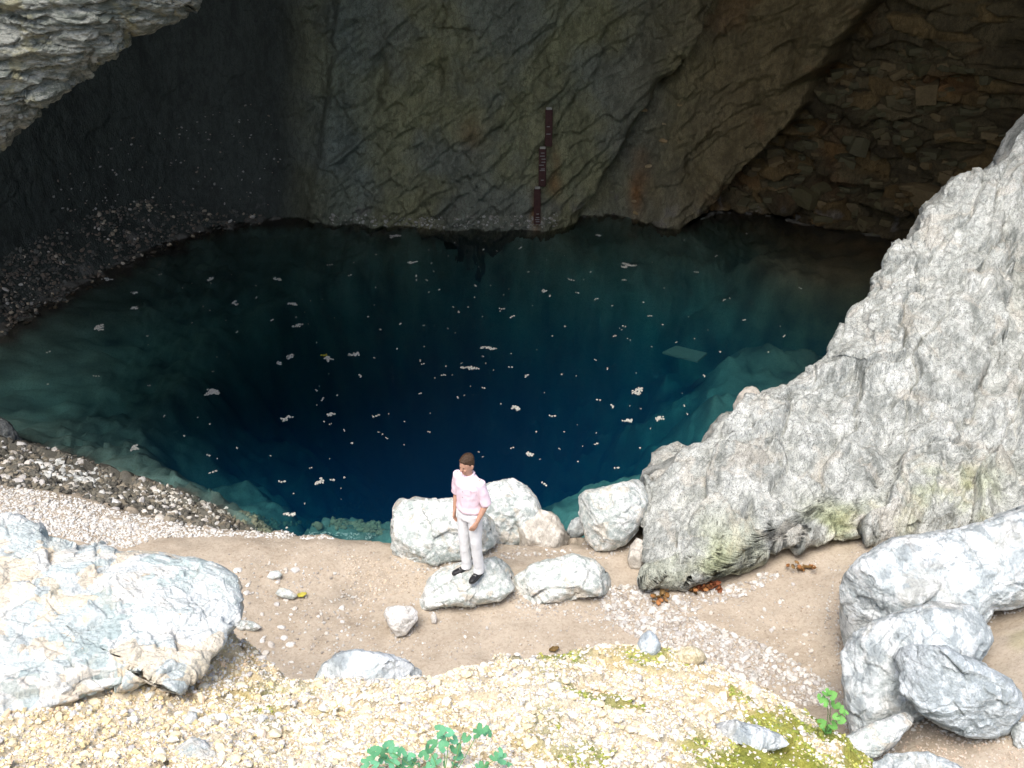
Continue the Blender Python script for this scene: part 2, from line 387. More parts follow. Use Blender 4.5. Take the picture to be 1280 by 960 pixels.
def ground_h(q, detail=True):
    z, d = ground_base(q)
    q3 = np.c_[q, np.zeros(len(q))]
    z = z + .05 * fbm(q3 * .8, 4, 21) * sstep(-d, 0, 1)
    if detail:
        z = z + .012 * fbm(q3 * 5, 4, 22) + .03 * fbm(q3 * 1.9, 3, 23)
        rough = sstep(-d, -4, .0) * (1 - sstep(z, -.35, -.02))
        hh, cr, _ = facet(q3 * 4.5, 31)
        z = z + rough * (.07 * hh + .05 * fbm(q3 * 2.2, 3, 8))
    return z, d
gx = axis([(-18, -9, .22), (-9, 8, .04), (8, 18, .2)]); gy = axis([(-5, 6.6, .2), (6.6, 14, .04), (14, 31, .10)])
GX, GY = np.meshgrid(gx, gy); q = np.c_[GX.ravel(), GY.ravel()]
gz, gd = ground_h(q)
q3 = np.c_[q, np.zeros(len(q))]
sand = np.array([.45, .385, .305]); wet = np.array([.13, .125, .105]); floor = np.array([.23, .35, .31]); brown = np.array([.40, .26, .15])
nz = fbm(q3 * 1.3, 4, 40)
w_wet = (1 - sstep(gz + .12 * nz, -.45, -.10))
tint = sand * (1 - w_wet[:, None]) + wet * w_wet[:, None]
w_fl = sstep(gd + .3 * nz, -.1, .3)
br = sstep(q[:, 0], 4.5, 8.5) * .9
flc = floor * (1 - br[:, None]) + brown * br[:, None]
flc = flc * (1 - .10 * sstep(-q[:, 0], 6, 9))[:, None] * (0.8 + .5 * nz)[:, None].clip(.4, 1.4)
tint = tint * (1 - w_fl[:, None]) + flc * w_fl[:, None]
gm = (sstep(fbm(q3 * .9, 4, 77), .15, .45) * (gd < -.3) * sstep(q[:, 0], 3.5, 6))[:, None]
tint = tint * (1 - .5 * gm) + np.array([.30, .30, .12]) * .5 * gm
gmesh = make_mesh('ground', np.c_[q, gz], grid_faces(len(gy), len(gx)), M['ground'], True, tint)
ground = link('ground', gmesh, kind='structure')
SUPPORT = [ground]

# ------------------------------------------------------------------ water
wp = poly_dist
wv = [(-16, 12.6, WATER), (12.5, 12.6, WATER), (12.5, 29.5, WATER), (-16, 29.5, WATER)]
wvb = [(x, y, -15.0) for x, y, z in wv]
wm = make_mesh('water', wv + wvb, [(0, 1, 2, 3), (7, 6, 5, 4), (0, 4, 5, 1), (1, 5, 6, 2), (2, 6, 7, 3), (3, 7, 4, 0)], M['water'], False)
link('water', wm, kind='structure')

# ------------------------------------------------------------------ cave wall and roof (one shell)
base = [(-18, 4.0), (-18, 9.0), (-16.8, 14.0), (-14.8, 18.0), (-13.2, 20.6)] + far_w + [(11.2, 26.6), (13.3, 24.5), (14.6, 20.5), (15.0, 15.0), (15.0, 9.0), (14.5, 4.0)]
base = np.array(base)
seg = np.r_[0, np.cumsum(np.linalg.norm(np.diff(base, axis=0), axis=1))]; Ltot = seg[-1]
s_a = seg[3]; s_b = seg[5 + len(far_w) + 0]
sv = np.r_[np.arange(0, s_a, .3), np.arange(s_a, s_b, .042), np.arange(s_b, Ltot, .3)]
bx = np.interp(sv, seg, base[:, 0]); by = np.interp(sv, seg, base[:, 1])
def smooth1(a, k):
    w = np.hanning(k); w /= w.sum(); return np.convolve(np.pad(a, k // 2, 'edge'), w, 'valid')[:len(a)]
bx, by = smooth1(bx, 13), smooth1(by, 13)
sbx, sby = smooth1(bx, 121), smooth1(by, 121)
tx, ty = np.gradient(sbx), np.gradient(sby); L = np.hypot(tx, ty); nx_, ny_ = ty / L, -tx / L        # towards the pool
nx_, ny_ = smooth1(nx_, 61), smooth1(ny_, 61)
fr_ = sv / Ltot
# arch mouth the roof comes forward to
ang = np.pi * (1 - fr_)
ax_ = 14.0 * np.cos(ang) * (1 + .3 * sstep(-fr_, -.5, -.2)); az_ = -1 + 16.5 * np.sin(ang) ** .6 * (1 - .38 * sstep(fr_, .58, .85)); ay_ = 5.5 + 7.0 * np.sin(ang)
zr = np.r_[np.arange(-4.5, -2.8, .15), np.arange(-2.8, 4.9, .040), np.arange(4.9, 8.0, .25)]
uu0, _ = project(np.stack([bx, by, np.full_like(bx, WATER)], -1))
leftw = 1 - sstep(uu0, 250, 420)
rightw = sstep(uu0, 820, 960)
rows = []
for z in zr:
    hgt = z - WATER
    lean = .10 * hgt * (1 - rightw) - .07 * hgt * rightw          # centre recedes upwards, right hand overhangs
    talus = leftw * (.9 * sstep(hgt, -.2, 1.3) + .10 * max(hgt - 1.3, 0))
    off = lean * (1 - leftw) + talus * .9 + leftw * .06 * hgt
    rows.append(np.stack([bx - nx_ * off, by - ny_ * off, np.full_like(bx, z)], -1))
top = rows[-1]; A = np.stack([ax_, ay_, az_], -1)
for k, tt in enumerate(np.linspace(0, 1, 36)[1:]):
    c1 = top + np.array([0, 0, 3.5]); c2 = A * .55 + top * .45; c2[:, 2] = np.maximum(A[:, 2], top[:, 2]) + 2.5
    rows.append((1 - tt) ** 3 * top + 3 * (1 - tt) ** 2 * tt * c1 + 3 * (1 - tt) * tt ** 2 * c2 + tt ** 3 * A)
W = np.array(rows); nr, nc = W.shape[:2]; WV = W.reshape(-1, 3)
fw_ = grid_faces(nr, nc)
Nn = np.tile(np.stack([nx_, ny_, np.zeros_like(nx_)], -1), (nr, 1))
vn = vnormals(WV, fw_)
sgn = np.sign((vn * Nn).sum(1)[: nc * 20].mean()); vn = vn * sgn
rr = np.repeat(np.arange(nr), nc); blend = sstep(rr, len(zr) - 15, len(zr) + 5)[:, None]
dirn = Nn * (1 - blend) + vn * blend
u, v = project(WV)
def curve(v, pts):
    pts = sorted(pts); return np.interp(v, [p[0] for p in pts], [p[1] for p in pts])
wob = 14 * fbm(np.c_[u, v, 0 * u] / 60., 4, 3)
f1 = curve(v, [(-80, 930), (0, 885), (50, 868), (95, 838), (115, 812), (150, 792), (205, 762), (240, 742), (276, 712), (300, 705)]) + wob * .6
f2 = curve(v, [(-80, 1150), (0, 1085), (60, 1035), (120, 1003), (150, 985), (200, 938), (240, 898), (283, 850), (310, 840)]) + wob * .6
f0 = curve(v, [(-80, 425), (0, 418), (100, 408), (170, 398), (270, 382), (300, 380)]) + wob * .5
front = (WV[:, 1] > 14) * (1 - blend[:, 0])
D = np.zeros(len(WV))
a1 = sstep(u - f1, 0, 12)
up = sstep(-v, -285, -200)
g12 = np.clip((u - f1) / np.maximum(f2 - f1, 30), 0, 1)
D += -a1 * (1.0 * (1 - g12 * .9)) * (.35 + .65 * up)
D += .30 * np.exp(-((u - f1 + 26) / 26) ** 2)                      # rounded lip before the fissure
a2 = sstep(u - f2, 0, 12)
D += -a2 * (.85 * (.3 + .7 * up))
D += .28 * np.exp(-((u - f2 + 22) / 20) ** 2)
D += -(1 - sstep(u - f0, -14, 10)) * .45
D += -.10 * np.exp(-((u - f0) / 5) ** 2)
def hollow(cx, cy, rx, ry, ang, dep):
    c, s = math.cos(R(ang)), math.sin(R(ang)); du, dv = u - cx, v - cy
    e = ((du * c + dv * s) / rx) ** 2 + ((-du * s + dv * c) / ry) ** 2
    return -dep * np.exp(-e * 1.2)
for h in [(470, 105, 10, 45, 5, .45), (800, 55, 22, 38, 20, .5), (688, 62, 18, 40, 25, .35), (655, 130, 12, 30, 35, .35), (830, 105, 26, 12, -35, .7), (545, 95, 10, 30, 10, .2),
          (575, 90, 6, 26, -8, .2), (560, 262, 40, 8, -35, .25), (1010, 110, 45, 14, -25, .6), (960, 150, 30, 14, -35, .5), (1080, 275, 40, 22, 0, .35), (620, 165, 18, 8, -40, .2)]:
    D += hollow(*h)
D *= front
# relief: tilted grooves, blocks, strata
th = R(38)
xr = WV[:, 0] * math.cos(th) + WV[:, 2] * math.sin(th); zr_ = -WV[:, 0] * math.sin(th) + WV[:, 2] * math.cos(th)
pg = np.c_[xr * .55, WV[:, 1] * .4, zr_ * 1.9]
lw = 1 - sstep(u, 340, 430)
cen = (1 - lw) * (1 - a2)
D += cen * front * (.20 * fbm(pg, 5, 50, ridged=True) - .1)
warp = np.stack([fbm(WV * .9, 3, 61), fbm(WV * .9, 3, 62), fbm(WV * .9, 3, 63)], -1)
h1, c1_, _ = facet(WV * np.array([.9, .9, .9]) + warp * .5, 70)
h2, c2_, r2_ = facet(np.c_[WV[:, 0] * 1.35, WV[:, 1] * .5, WV[:, 2] * 2.7 + WV[:, 0] * .3] + warp * .22, 71, .35)
h4, c4_, _ = facet(np.c_[WV[:, 0] * 1.1 + WV[:, 2] * .35, WV[:, 1] * .4, WV[:, 2] * .55] + warp * .3, 74, .5)
h3, c3_, _ = facet(WV * 4.0 + warp, 72)
D += .07 * h1 * (1 - .5 * lw) * (1 - a2) + .028 * h3 * (1 - .6 * lw)
st = a2 * front * sstep(-v, -300, -280)
D += st * (.34 * h2 - .16 * (1 - sstep(c2_, 0, .10)))
D += cen * front * (.05 * h4 - .05 * (1 - sstep(c4_, 0, .045)))
D += .07 * fbm(WV * 1.6, 5, 55) * (1 - .7 * lw) + .018 * fbm(WV * 9, 3, 56)
D += lw * .022 * fbm(WV * np.array([4, 4, .7]), 4, 57)
D += blend[:, 0] * (.5 * fbm(WV * .3, 4, 58) + .25 * h1)
WD = WV + dirn * D[:, None]
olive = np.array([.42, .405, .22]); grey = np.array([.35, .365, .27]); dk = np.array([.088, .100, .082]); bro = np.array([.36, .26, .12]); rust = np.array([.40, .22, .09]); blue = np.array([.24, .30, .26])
n1 = sstep(fbm(WV * .45, 4, 80), -.35, .35)[:, None]; n2 = sstep(fbm(WV * .8, 4, 81), .2, .6)[:, None]
T = olive * n1 + grey * (1 - n1)
e = np.exp(-((u - 430) / 40) ** 2)[:, None]; T = T * (1 - .6 * e) + blue * .6 * e
rw = sstep(u, 700, 960)[:, None]; T = T * (1 - rw) + (bro * (1 - .75 * n2) + rust * .75 * n2) * rw * .9 + olive * .1 * rw
T = T * (1 - .58 * a2[:, None] * front[:, None] * (.75 + .25 * n1))  # shade of the right hand recess put into the tint
blk = (st * (r2_ - .5))[:, None]; T = T * (1 + .6 * blk) + np.array([.05, .012, -.01]) * (blk > .25)
lww = lw[:, None]; T = T * (1 - lww) + dk * lww  # left wall: its lack of light is put into a darker colour
lit = (sstep(fbm(WV * 1.8, 4, 85), .25, .5) * np.exp(-((WV[:, 2] - WATER - .25) / .35) ** 2))[:, None]     # pale crust at the waterline
T = T * (1 - lit * .6) + np.array([.42, .38, .32]) * lit * .6
for cx, cy, rx, ry, am in [(667, 262, 5, 22, .8), (690, 228, 8, 14, .5), (693, 205, 5, 25, .35), (795, 248, 9, 20, .8), (803, 228, 12, 14, .4), (800, 205, 12, 10, .3), (1155, 115, 30, 16, .5), (590, 165, 15, 20, .35)]:
    k = (am * np.exp(-((u - cx) / rx) ** 2 - ((v - cy) / ry) ** 2) * front)[:, None]; T = T * (1 - k) + np.array([.48, .21, .06]) * k
under = (1 - sstep(WV[:, 2], WATER - .3, WATER + .02))[:, None]; T = T * (1 - under) + np.array([.14, .16, .11]) * under
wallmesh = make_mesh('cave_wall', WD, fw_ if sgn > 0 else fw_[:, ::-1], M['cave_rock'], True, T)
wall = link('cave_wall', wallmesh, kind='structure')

# ------------------------------------------------------------------ rocks: a traced outline with its own distance and real thickness
def plane_clip(v, c, seed, n, lo, hi, view=None):
    rg = np.random.default_rng(seed)
    ext = (v.max(0) - v.min(0)) / 2
    for _ in range(n):
        d = rg.normal(size=3); d /= np.linalg.norm(d)
        if view is not None and d @ view < .30: continue
        sup = np.abs(d * ext).max() + .35 * (np.abs(d * ext).sum() - np.abs(d * ext).max())
        lim = sup * rg.uniform(lo, hi); k = (v - c) @ d - lim
        v = v - np.maximum(k, 0)[:, None] * d * .92
    return v
def blob(outline, y0, df, db, n, gx=0.0, gy=0.0, k=2.6, centre=None, disp=None, clip=None):
    o = np.array(outline, float); n = (n // 4) * 4 + 1
    if centre is None:
        x, y = o[:, 0], o[:, 1]; x2, y2 = np.roll(x, -1), np.roll(y, -1); a = x * y2 - x2 * y
        centre = (((x + x2) * a).sum() / (3 * a.sum()), ((y + y2) * a).sum() / (3 * a.sum()))
    c = np.array(centre)
    dens = np.concatenate([o[i] + (np.roll(o, -1, 0)[i] - o[i]) * np.linspace(0, 1, 24, endpoint=False)[:, None] for i in range(len(o))])
    th = np.arctan2(dens[:, 1] - c[1], dens[:, 0] - c[0]); ra = np.hypot(dens[:, 0] - c[0], dens[:, 1] - c[1])
    srt = np.argsort(th); th, ra = th[srt], ra[srt]; th = np.r_[th[-1] - 2 * np.pi, th, th[0] + 2 * np.pi]; ra = np.r_[ra[-1], ra, ra[0]]
    g = np.linspace(-1, 1, n); g = np.sin(g * np.pi / 2 * .9) / np.sin(np.pi / 2 * .9)
    Ga, Gb = np.meshgrid(g, g); X = Ga * np.sqrt(1 - Gb ** 2 / 2); Y = Gb * np.sqrt(1 - Ga ** 2 / 2)
    rho = np.hypot(X, Y).ravel().clip(0, 1); t_ = np.arctan2(Y, X).ravel()
    r_ = np.interp(t_, th, ra) * rho
    uu = c[0] + r_ * np.cos(t_); vv = c[1] + r_ * np.sin(t_)
    hh = (1 - rho ** k) ** (1 / k)
    ym = y0 + gx * (uu - c[0]) + gy * (vv - c[1])
    front_ = at_y(uu, vv, ym - df * hh); back_ = at_y(uu, vv, ym + db * hh)
    idx = np.arange(n * n).reshape(n, n); bidx = idx + n * n
    bidx = bidx.copy(); bidx[0] = idx[0]; bidx[-1] = idx[-1]; bidx[:, 0] = idx[:, 0]; bidx[:, -1] = idx[:, -1]
    f = grid_faces(n, n); fb = bidx.ravel()[f][:, ::-1]
    V = np.r_[front_, back_]; Fc = np.r_[f, fb]
    used = np.zeros(len(V), bool); used[Fc.ravel()] = True; remap = np.cumsum(used) - 1
    V = V[used]; Fc = remap[Fc]
    if clip: V = plane_clip(V, V.mean(0), *clip)
    nn = vnormals(V, Fc)
    flip_ = ((V - V.mean(0)) * nn).sum() < 0; st_ = 2 if n > 400 else 4; cb_n = (n - 1) // st_ + 1
    if flip_: Fc = Fc[:, ::-1]; nn = -nn
    if disp is not None:
        at_ = 1 - .4 * np.clip(np.r_[rho, rho][used], 0, 1) ** 10
        V = V + nn * (disp(V) * at_)[:, None]
    cb = remap[bidx[::st_, ::st_]].ravel()                              # the far side is kept coarse
    Fc = np.r_[Fc[:len(f)], cb[grid_faces(cb_n, cb_n)][:, ::-1] if not flip_ else cb[grid_faces(cb_n, cb_n)]]
    return V, Fc
def rock_disp(a1=.05, a2=.025, a3=.012, s=1.0, seed=0, stretch=(1, 1, 1), ridge=0.0, along=None):
    st = np.array(stretch)
    def f(V):
        q = V * st / s
        w = np.stack([vnoise(q * 2.1, seed + 1), vnoise(q * 2.1, seed + 2), vnoise(q * 2.1, seed + 3)], -1)
        h, c, _ = facet(q * 2.2 + w * .4, seed + 5); g, c2, _ = facet(q * 6.5 + w, seed + 6)
        out = a1 * h + a2 * g - a2 * .8 * (1 - sstep(c, 0, .07)) + a3 * fbm(q * 14, 3, seed + 7) + a1 * .5 * fbm(q * 1.4, 3, seed + 8)
        if ridge: out = out + ridge * (fbm(q * 3.1, 4, seed + 9, ridged=True) - .6)
        if along is not None:
            e1 = np.array(along[0], float); e1 /= np.linalg.norm(e1); e2 = np.cross(e1, [0, -.6, .8]); e2 /= np.linalg.norm(e2); e3 = np.cross(e1, e2)
            r = np.stack([V @ e1 * .28, V @ e2 * 1.5, V @ e3 * 1.0], -1) + .25 * w; out = out + along[1] * (fbm(r, 4, seed + 12, ridged=True) - .6)
            hh_, cc_, _ = facet(r * .9, seed + 13); out = out + along[1] * .9 * hh_ - along[1] * .5 * (1 - sstep(cc_, 0, .05))
        return out
    return f
def add_rock(name, label, cat, V, Fc, mat, group=None, tint=None, smooth=True):
    c = np.array([V[:, 0].mean(), V[:, 1].mean(), V[:, 2].min()])
    me = make_mesh(name, V - c, Fc, mat, smooth, tint)
    return link(name, me, None, tuple(c), label, cat, group)

# overhanging rock, upper left
ov = [(-230, -420), (300, -420), (330, -120), (262, -12), (252, 2), (246, 14), (236, 8), (232, 18), (214, 22), (198, 33), (180, 42), (162, 40), (158, 54), (142, 66), (122, 72), (108, 90), (92, 98),
      (74, 110), (58, 122), (40, 142), (26, 158), (8, 178), (-6, 188), (-60, 235), (-230, 300)]
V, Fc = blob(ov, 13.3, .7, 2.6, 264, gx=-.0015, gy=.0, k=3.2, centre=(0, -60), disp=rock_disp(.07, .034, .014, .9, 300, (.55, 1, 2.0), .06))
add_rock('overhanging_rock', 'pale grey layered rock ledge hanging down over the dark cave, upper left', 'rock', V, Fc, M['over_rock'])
# great sloping rock on the right
rb = [(1290, 140), (1268, 172), (1252, 205), (1236, 214), (1218, 222), (1196, 226), (1180, 244), (1162, 258), (1150, 280), (1136, 302), (1118, 304), (1108, 322), (1102, 342), (1088, 372), (1074, 388),
      (1062, 412), (1048, 432), (1044, 452), (1022, 470), (1000, 480), (986, 492), (966, 499), (950, 505), (938, 509), (926, 513), (908, 522), (894, 530), (884, 548), (868, 560), (846, 566),
      (826, 578), (804, 590), (800, 640), (806, 690), (806, 728), (850, 724), (930, 696), (1000, 682), (1100, 672), (1200, 662), (1290, 650), (1430, 640), (1480, 400), (1450, 60), (1370, 40)]
V, Fc = blob(rb, 12.2, .32, 3.0, 440, gx=-.0008, gy=-.0118, k=2.8, centre=(1190, 540), disp=rock_disp(.035, .016, .016, .9, 320, (1.1, 1.1, .8), .02, ((.45, .55, .70), .17)))
uu, vv = project(V); nn1 = sstep(fbm(V * 1.4, 5, 333), -.1, .5) * (.25 * sstep(vv, 600, 680) + .75 * np.exp(-((uu - 1190) / 60) ** 2 - ((vv - 610) / 35) ** 2) + .6 * np.exp(-((uu - 1050) / 60) ** 2 - ((vv - 650) / 25) ** 2) + .5 * np.exp(-((uu - 890) / 40) ** 2 - ((vv - 700) / 30) ** 2)).clip(0, 1); nn1 = nn1[:, None]
T = np.ones((len(V), 3)) * (1 - nn1 * .9) + np.array([.72, .78, .36]) * nn1 * .9
add_rock('sloping_rock', 'huge pale grey rough rock slope rising on the right beside the pool', 'rock', V, Fc, M['face_rock'], tint=T)
# large rock on the left foreground
lb = [(-260, 700), (-160, 640), (-60, 628), (0, 642), (25, 642), (52, 655), (62, 672), (100, 684), (128, 676), (150, 686), (200, 690), (240, 696), (270, 706), (292, 722), (302, 748), (300, 775),
      (284, 790), (280, 808), (262, 828), (244, 848), (226, 868), (212, 862), (190, 848), (160, 862), (120, 868), (60, 890), (0, 915), (-120, 960), (-260, 900)]
V, Fc = blob(lb, 5.05, .20, .8, 320, gy=-.0070, k=2.3, centre=(60, 770), disp=rock_disp(.028, .013, .006, .7, 340, (1, 1, 1.2), .006))
add_rock('cracked_rock', 'large cracked blue grey and peach rock at the left edge above the gravel', 'rock', V, Fc, M['left_rock'])
# boulders: (name, label, outline, y0, df, db, gy, material, seed, clip planes)
B = [
 ('rock', 'small rounded pinkish pinnacle on the skyline of the sloping rock against the water', [(916, 506), (924, 492), (932, 484), (940, 482), (949, 488), (956, 506), (962, 520), (940, 530), (920, 524)], 12.9, .2, .4, -.006, 'tan_rock', 428),
 ('boulder', 'blocky greenish white boulder with square left side, partly hidden behind the standing boy',
  [(491, 632), (500, 624), (520, 622), (545, 624), (566, 621), (600, 634), (622, 650), (628, 668), (618, 684), (600, 694), (572, 700), (548, 706), (520, 708), (500, 706), (491, 694), (490, 660)], 11.05, .30, .5, -.0040, 'white_rock', 401),
 ('boulder', 'pale rounded boulder behind the standing boy, overlapping the pool edge',
  [(556, 640), (575, 622), (592, 610), (612, 602), (638, 597), (652, 604), (668, 618), (676, 636), (678, 652), (672, 668), (640, 690), (600, 690), (570, 670)], 11.75, .30, .6, -.004, 'white_rock', 402),
 ('boulder', 'low tan streaked boulder half sunk in sand, right of the pale rounded boulder',
  [(640, 668), (652, 652), (672, 636), (690, 640), (703, 654), (712, 672), (712, 684), (700, 690), (670, 690), (645, 688)], 11.6, .30, .5, -.004, 'stones_tan', 403),
 ('boulder', 'egg shaped grey white boulder standing alone against the foot of the sloping rock',
  [(723, 622), (732, 614), (756, 610), (778, 603), (796, 597), (806, 606), (809, 622), (806, 645), (796, 664), (782, 680), (762, 690), (744, 690), (732, 676), (728, 655), (723, 640)], 11.35, .35, .55, -.004, 'white_rock', 404),
 ('small_rock', 'small dark grey rock wedged at the water edge beside the egg shaped boulder', [(708, 664), (714, 650), (724, 645), (732, 652), (732, 668), (722, 674), (710, 672)], 12.0, .12, .25, -.003, 'grey_rock', 405),
 ('boulder', 'flat topped white boulder that the boy in pink stands on',
  [(519, 762), (526, 742), (538, 720), (552, 709), (580, 702), (618, 698), (636, 706), (645, 722), (643, 738), (626, 750), (600, 756), (570, 756), (545, 760)], 10.25, .32, .55, -.0062, 'white_rock', 406),
 ('boulder', 'long low white boulder just right of the one the boy stands on',
  [(638, 738), (642, 722), (660, 710), (690, 700), (716, 695), (742, 702), (760, 716), (768, 734), (755, 744), (720, 744), (700, 754), (664, 758), (645, 752)], 10.3, .26, .5, -.0062, 'white_rock', 407),
 ('small_rock', 'knobbly white rock lying alone on the sand left of the boy',
  [(479, 768), (484, 759), (498, 756), (515, 758), (522, 764), (522, 776), (514, 786), (508, 794), (496, 796), (490, 788), (484, 780)], 9.42, .14, .2, -.004, 'chalk_rock', 408),
 ('small_rock', 'tiny upright white rock in the sand between the knobbly rock and the boy\'s boulder', [(538, 770), (542, 764), (546, 770), (545, 780), (540, 780)], 9.55, .03, .05, 0, 'chalk_rock', 409),
 ('boulder', 'big white topped boulder with dark left flank at the right edge',
  [(1046, 770), (1048, 745), (1056, 720), (1072, 700), (1094, 684), (1116, 672), (1150, 668), (1200, 662), (1236, 650), (1262, 640), (1290, 630), (1380, 620), (1440, 680), (1420, 745), (1300, 752), (1240, 762), (1225, 790), (1150, 830), (1060, 830)], 8.9, .45, .9, -.0048, 'grey_rock', 410),
 ('boulder', 'blue grey wedge boulder leaning below the big white topped boulder',
  [(1052, 815), (1062, 796), (1092, 778), (1130, 762), (1172, 752), (1212, 758), (1232, 778), (1240, 800), (1226, 822), (1200, 850), (1150, 900), (1120, 905), (1066, 925), (1058, 890), (1054, 850)], 7.75, .40, .6, -.0042, 'grey_rock', 411),
 ('boulder', 'angular blue grey boulder with a dark flat face, frontmost on the right',
  [(1112, 822), (1122, 808), (1148, 804), (1182, 808), (1208, 822), (1236, 836), (1262, 850), (1276, 868), (1282, 884), (1268, 904), (1258, 916), (1236, 922), (1208, 920), (1178, 908), (1148, 890), (1128, 868)], 7.0, .26, .45, -.0030, 'blue_rock', 412),
 ('slab', 'thin pinkish white slab lying in front of the blue grey wedge boulder', [(1046, 928), (1080, 908), (1120, 892), (1138, 888), (1146, 898), (1138, 910), (1120, 930), (1100, 946), (1056, 950)], 6.72, .12, .2, -.004, 'white_rock', 413),
 ('rock', 'grey rock cut off by the bottom edge, right of the mossy mound', [(1062, 985), (1084, 956), (1112, 944), (1160, 941), (1196, 955), (1220, 975), (1200, 1010), (1100, 1010)], 6.4, .2, .3, -.003, 'grey_rock', 414),
 ('rock', 'small grey rock cut off by the right edge below the angular boulder', [(1262, 912), (1274, 902), (1300, 904), (1310, 930), (1290, 945), (1268, 932)], 6.75, .1, .2, -.003, 'grey_rock', 415),
 ('boulder', 'low blue grey rock showing behind the crest of the gravel mound', [(392, 850), (402, 832), (420, 818), (445, 813), (480, 817), (508, 824), (526, 838), (534, 858), (480, 880), (410, 872)], 5.05, .15, .3, -.003, 'grey_rock', 416),
 ('rock', 'pale flaky rock jutting from the moss at the gravel mound', [(893, 902), (918, 900), (950, 908), (978, 920), (988, 930), (975, 938), (940, 936), (910, 925), (895, 915)], 4.62, .05, .12, -.0045, 'grey_rock', 417),
 ('rock', 'white rock at the bottom edge among the yellow gravel, left', [(205, 960), (222, 935), (238, 921), (256, 925), (270, 940), (276, 965), (250, 990), (215, 985)], 3.95, .07, .12, -.004, 'white_rock', 418),
 ('rock', 'small pale upright rock on the gravel under the cracked rock', [(229, 900), (236, 888), (246, 890), (248, 902), (240, 910), (231, 910)], 4.28, .04, .06, -.004, 'white_rock', 419),
 ('rock', 'blue grey rock in the bottom left corner', [(-60, 950), (-20, 930), (8, 945), (30, 955), (48, 975), (0, 1010), (-60, 1000)], 3.95, .08, .12, -.004, 'grey_rock', 420),
 ('rock', 'wet grey rock poking into the left edge beside the water', [(-40, 520), (-10, 516), (8, 526), (22, 542), (34, 556), (30, 566), (0, 575), (-40, 580)], 16.9, .3, .5, -.004, 'wet_rock', 421),
 ('small_rock', 'small blue grey stone on the sand right of the cracked rock', [(333, 722), (338, 714), (348, 713), (353, 718), (350, 723), (340, 725)], 10.3, .05, .08, -.004, 'white_rock', 422),
 ('small_rock', 'flat half buried stone beside the yellow leaf on the sand', [(344, 742), (350, 734), (362, 737), (372, 745), (366, 749), (352, 747)], 9.95, .06, .08, -.004, 'white_rock', 423),
 ('small_rock', 'long pale stone half buried near the cracked rock', [(292, 782), (300, 775), (318, 777), (328, 784), (318, 789), (300, 788)], 9.25, .05, .08, -.004, 'white_rock', 424),
 ('rock', 'dark pointed rock on the crest of the mossy gravel mound', [(796, 806), (802, 794), (812, 787), (820, 794), (826, 806), (824, 820), (806, 822)], 5.1, .05, .07, -.003, 'blue_rock', 425),
 ('rock', 'cream lump of stone on the right side of the mound crest', [(846, 818), (852, 808), (866, 806), (878, 813), (884, 824), (872, 832), (852, 830)], 4.98, .06, .08, -.003, 'cream_rock', 426),
 ('small_rock', 'slanting grey rib of rock between the egg shaped boulder and the sloping rock', [(784, 700), (788, 682), (796, 672), (806, 676), (806, 700), (800, 712), (788, 712)], 10.85, .1, .2, -.003, 'tan_rock', 427),
]
M['tan_rock'] = M['stones_tan'] = rock_mat('tan_rock', (.68, .65, .59), (.56, .52, .45), (.40, .37, .32), speck=.3, scale=1.4, stretch=(1, 1, .5))
M['blue_rock'] = rock_mat('blue_rock', (.64, .69, .71), (.48, .53, .55), (.30, .34, .35), speck=.35, scale=1.6, stretch=(1, .5, 1.2), rot=(.4, .5, .2))
M['chalk_rock'] = rock_mat('chalk_rock', (.84, .83, .80), (.76, .75, .71), (.55, .53, .49), speck=.2, scale=2)
M['cream_rock'] = rock_mat('cream_rock', (.74, .66, .48), (.62, .52, .34), (.42, .36, .22), speck=.2, scale=2)
M['wet_rock'] = rock_mat('wet_rock', (.30, .31, .29), (.18, .19, .18), (.09, .10, .10), speck=.3, scale=1.2, rough=.5)
OBJ = {}
def ground_at(u_, v_):
    z_ = 0.0
    for _ in range(12): p_ = at_z(u_, v_, z_); z_ = .5 * z_ + .5 * float(ground_h(p_[None, :2], False)[0][0])
    return p_
LATER = (417, 418, 419, 420, 425, 426)
def build_rock(nm, lab, ol, y0, df, db, gy_, mt, sd_):
    w = max(p[0] for p in ol) - min(p[0] for p in ol); size = w / F * y0 * 1.2
    n_ = int(np.clip(w * .75, 18, 200))
    a = min(.026, size * .022)
    V, Fc = blob(ol, y0, df, db, n_, gy=gy_, k=3.2, disp=rock_disp(a, a * .5, a * .30, max(.25, min(1, size)), sd_, (1, 1, 1), a * .7), clip=(sd_, 34, .76, 1.0, np.array([0, -.62, .78])))
    OBJ[sd_] = add_rock(nm, lab, 'rock' if nm != 'boulder' else 'boulder', V, Fc, M[mt])
for r_ in B:
    if r_[8] in LATER: continue
    if r_[8] in (408, 409, 422, 423, 424, 427):
        ol = r_[2]; vb = max(p[1] for p in ol); ub = np.mean([p[0] for p in ol]); g_ = ground_at(ub, vb)
        r_ = r_[:3] + (float(g_[1]) + r_[5] * .5,) + r_[4:]
    build_rock(*r_)
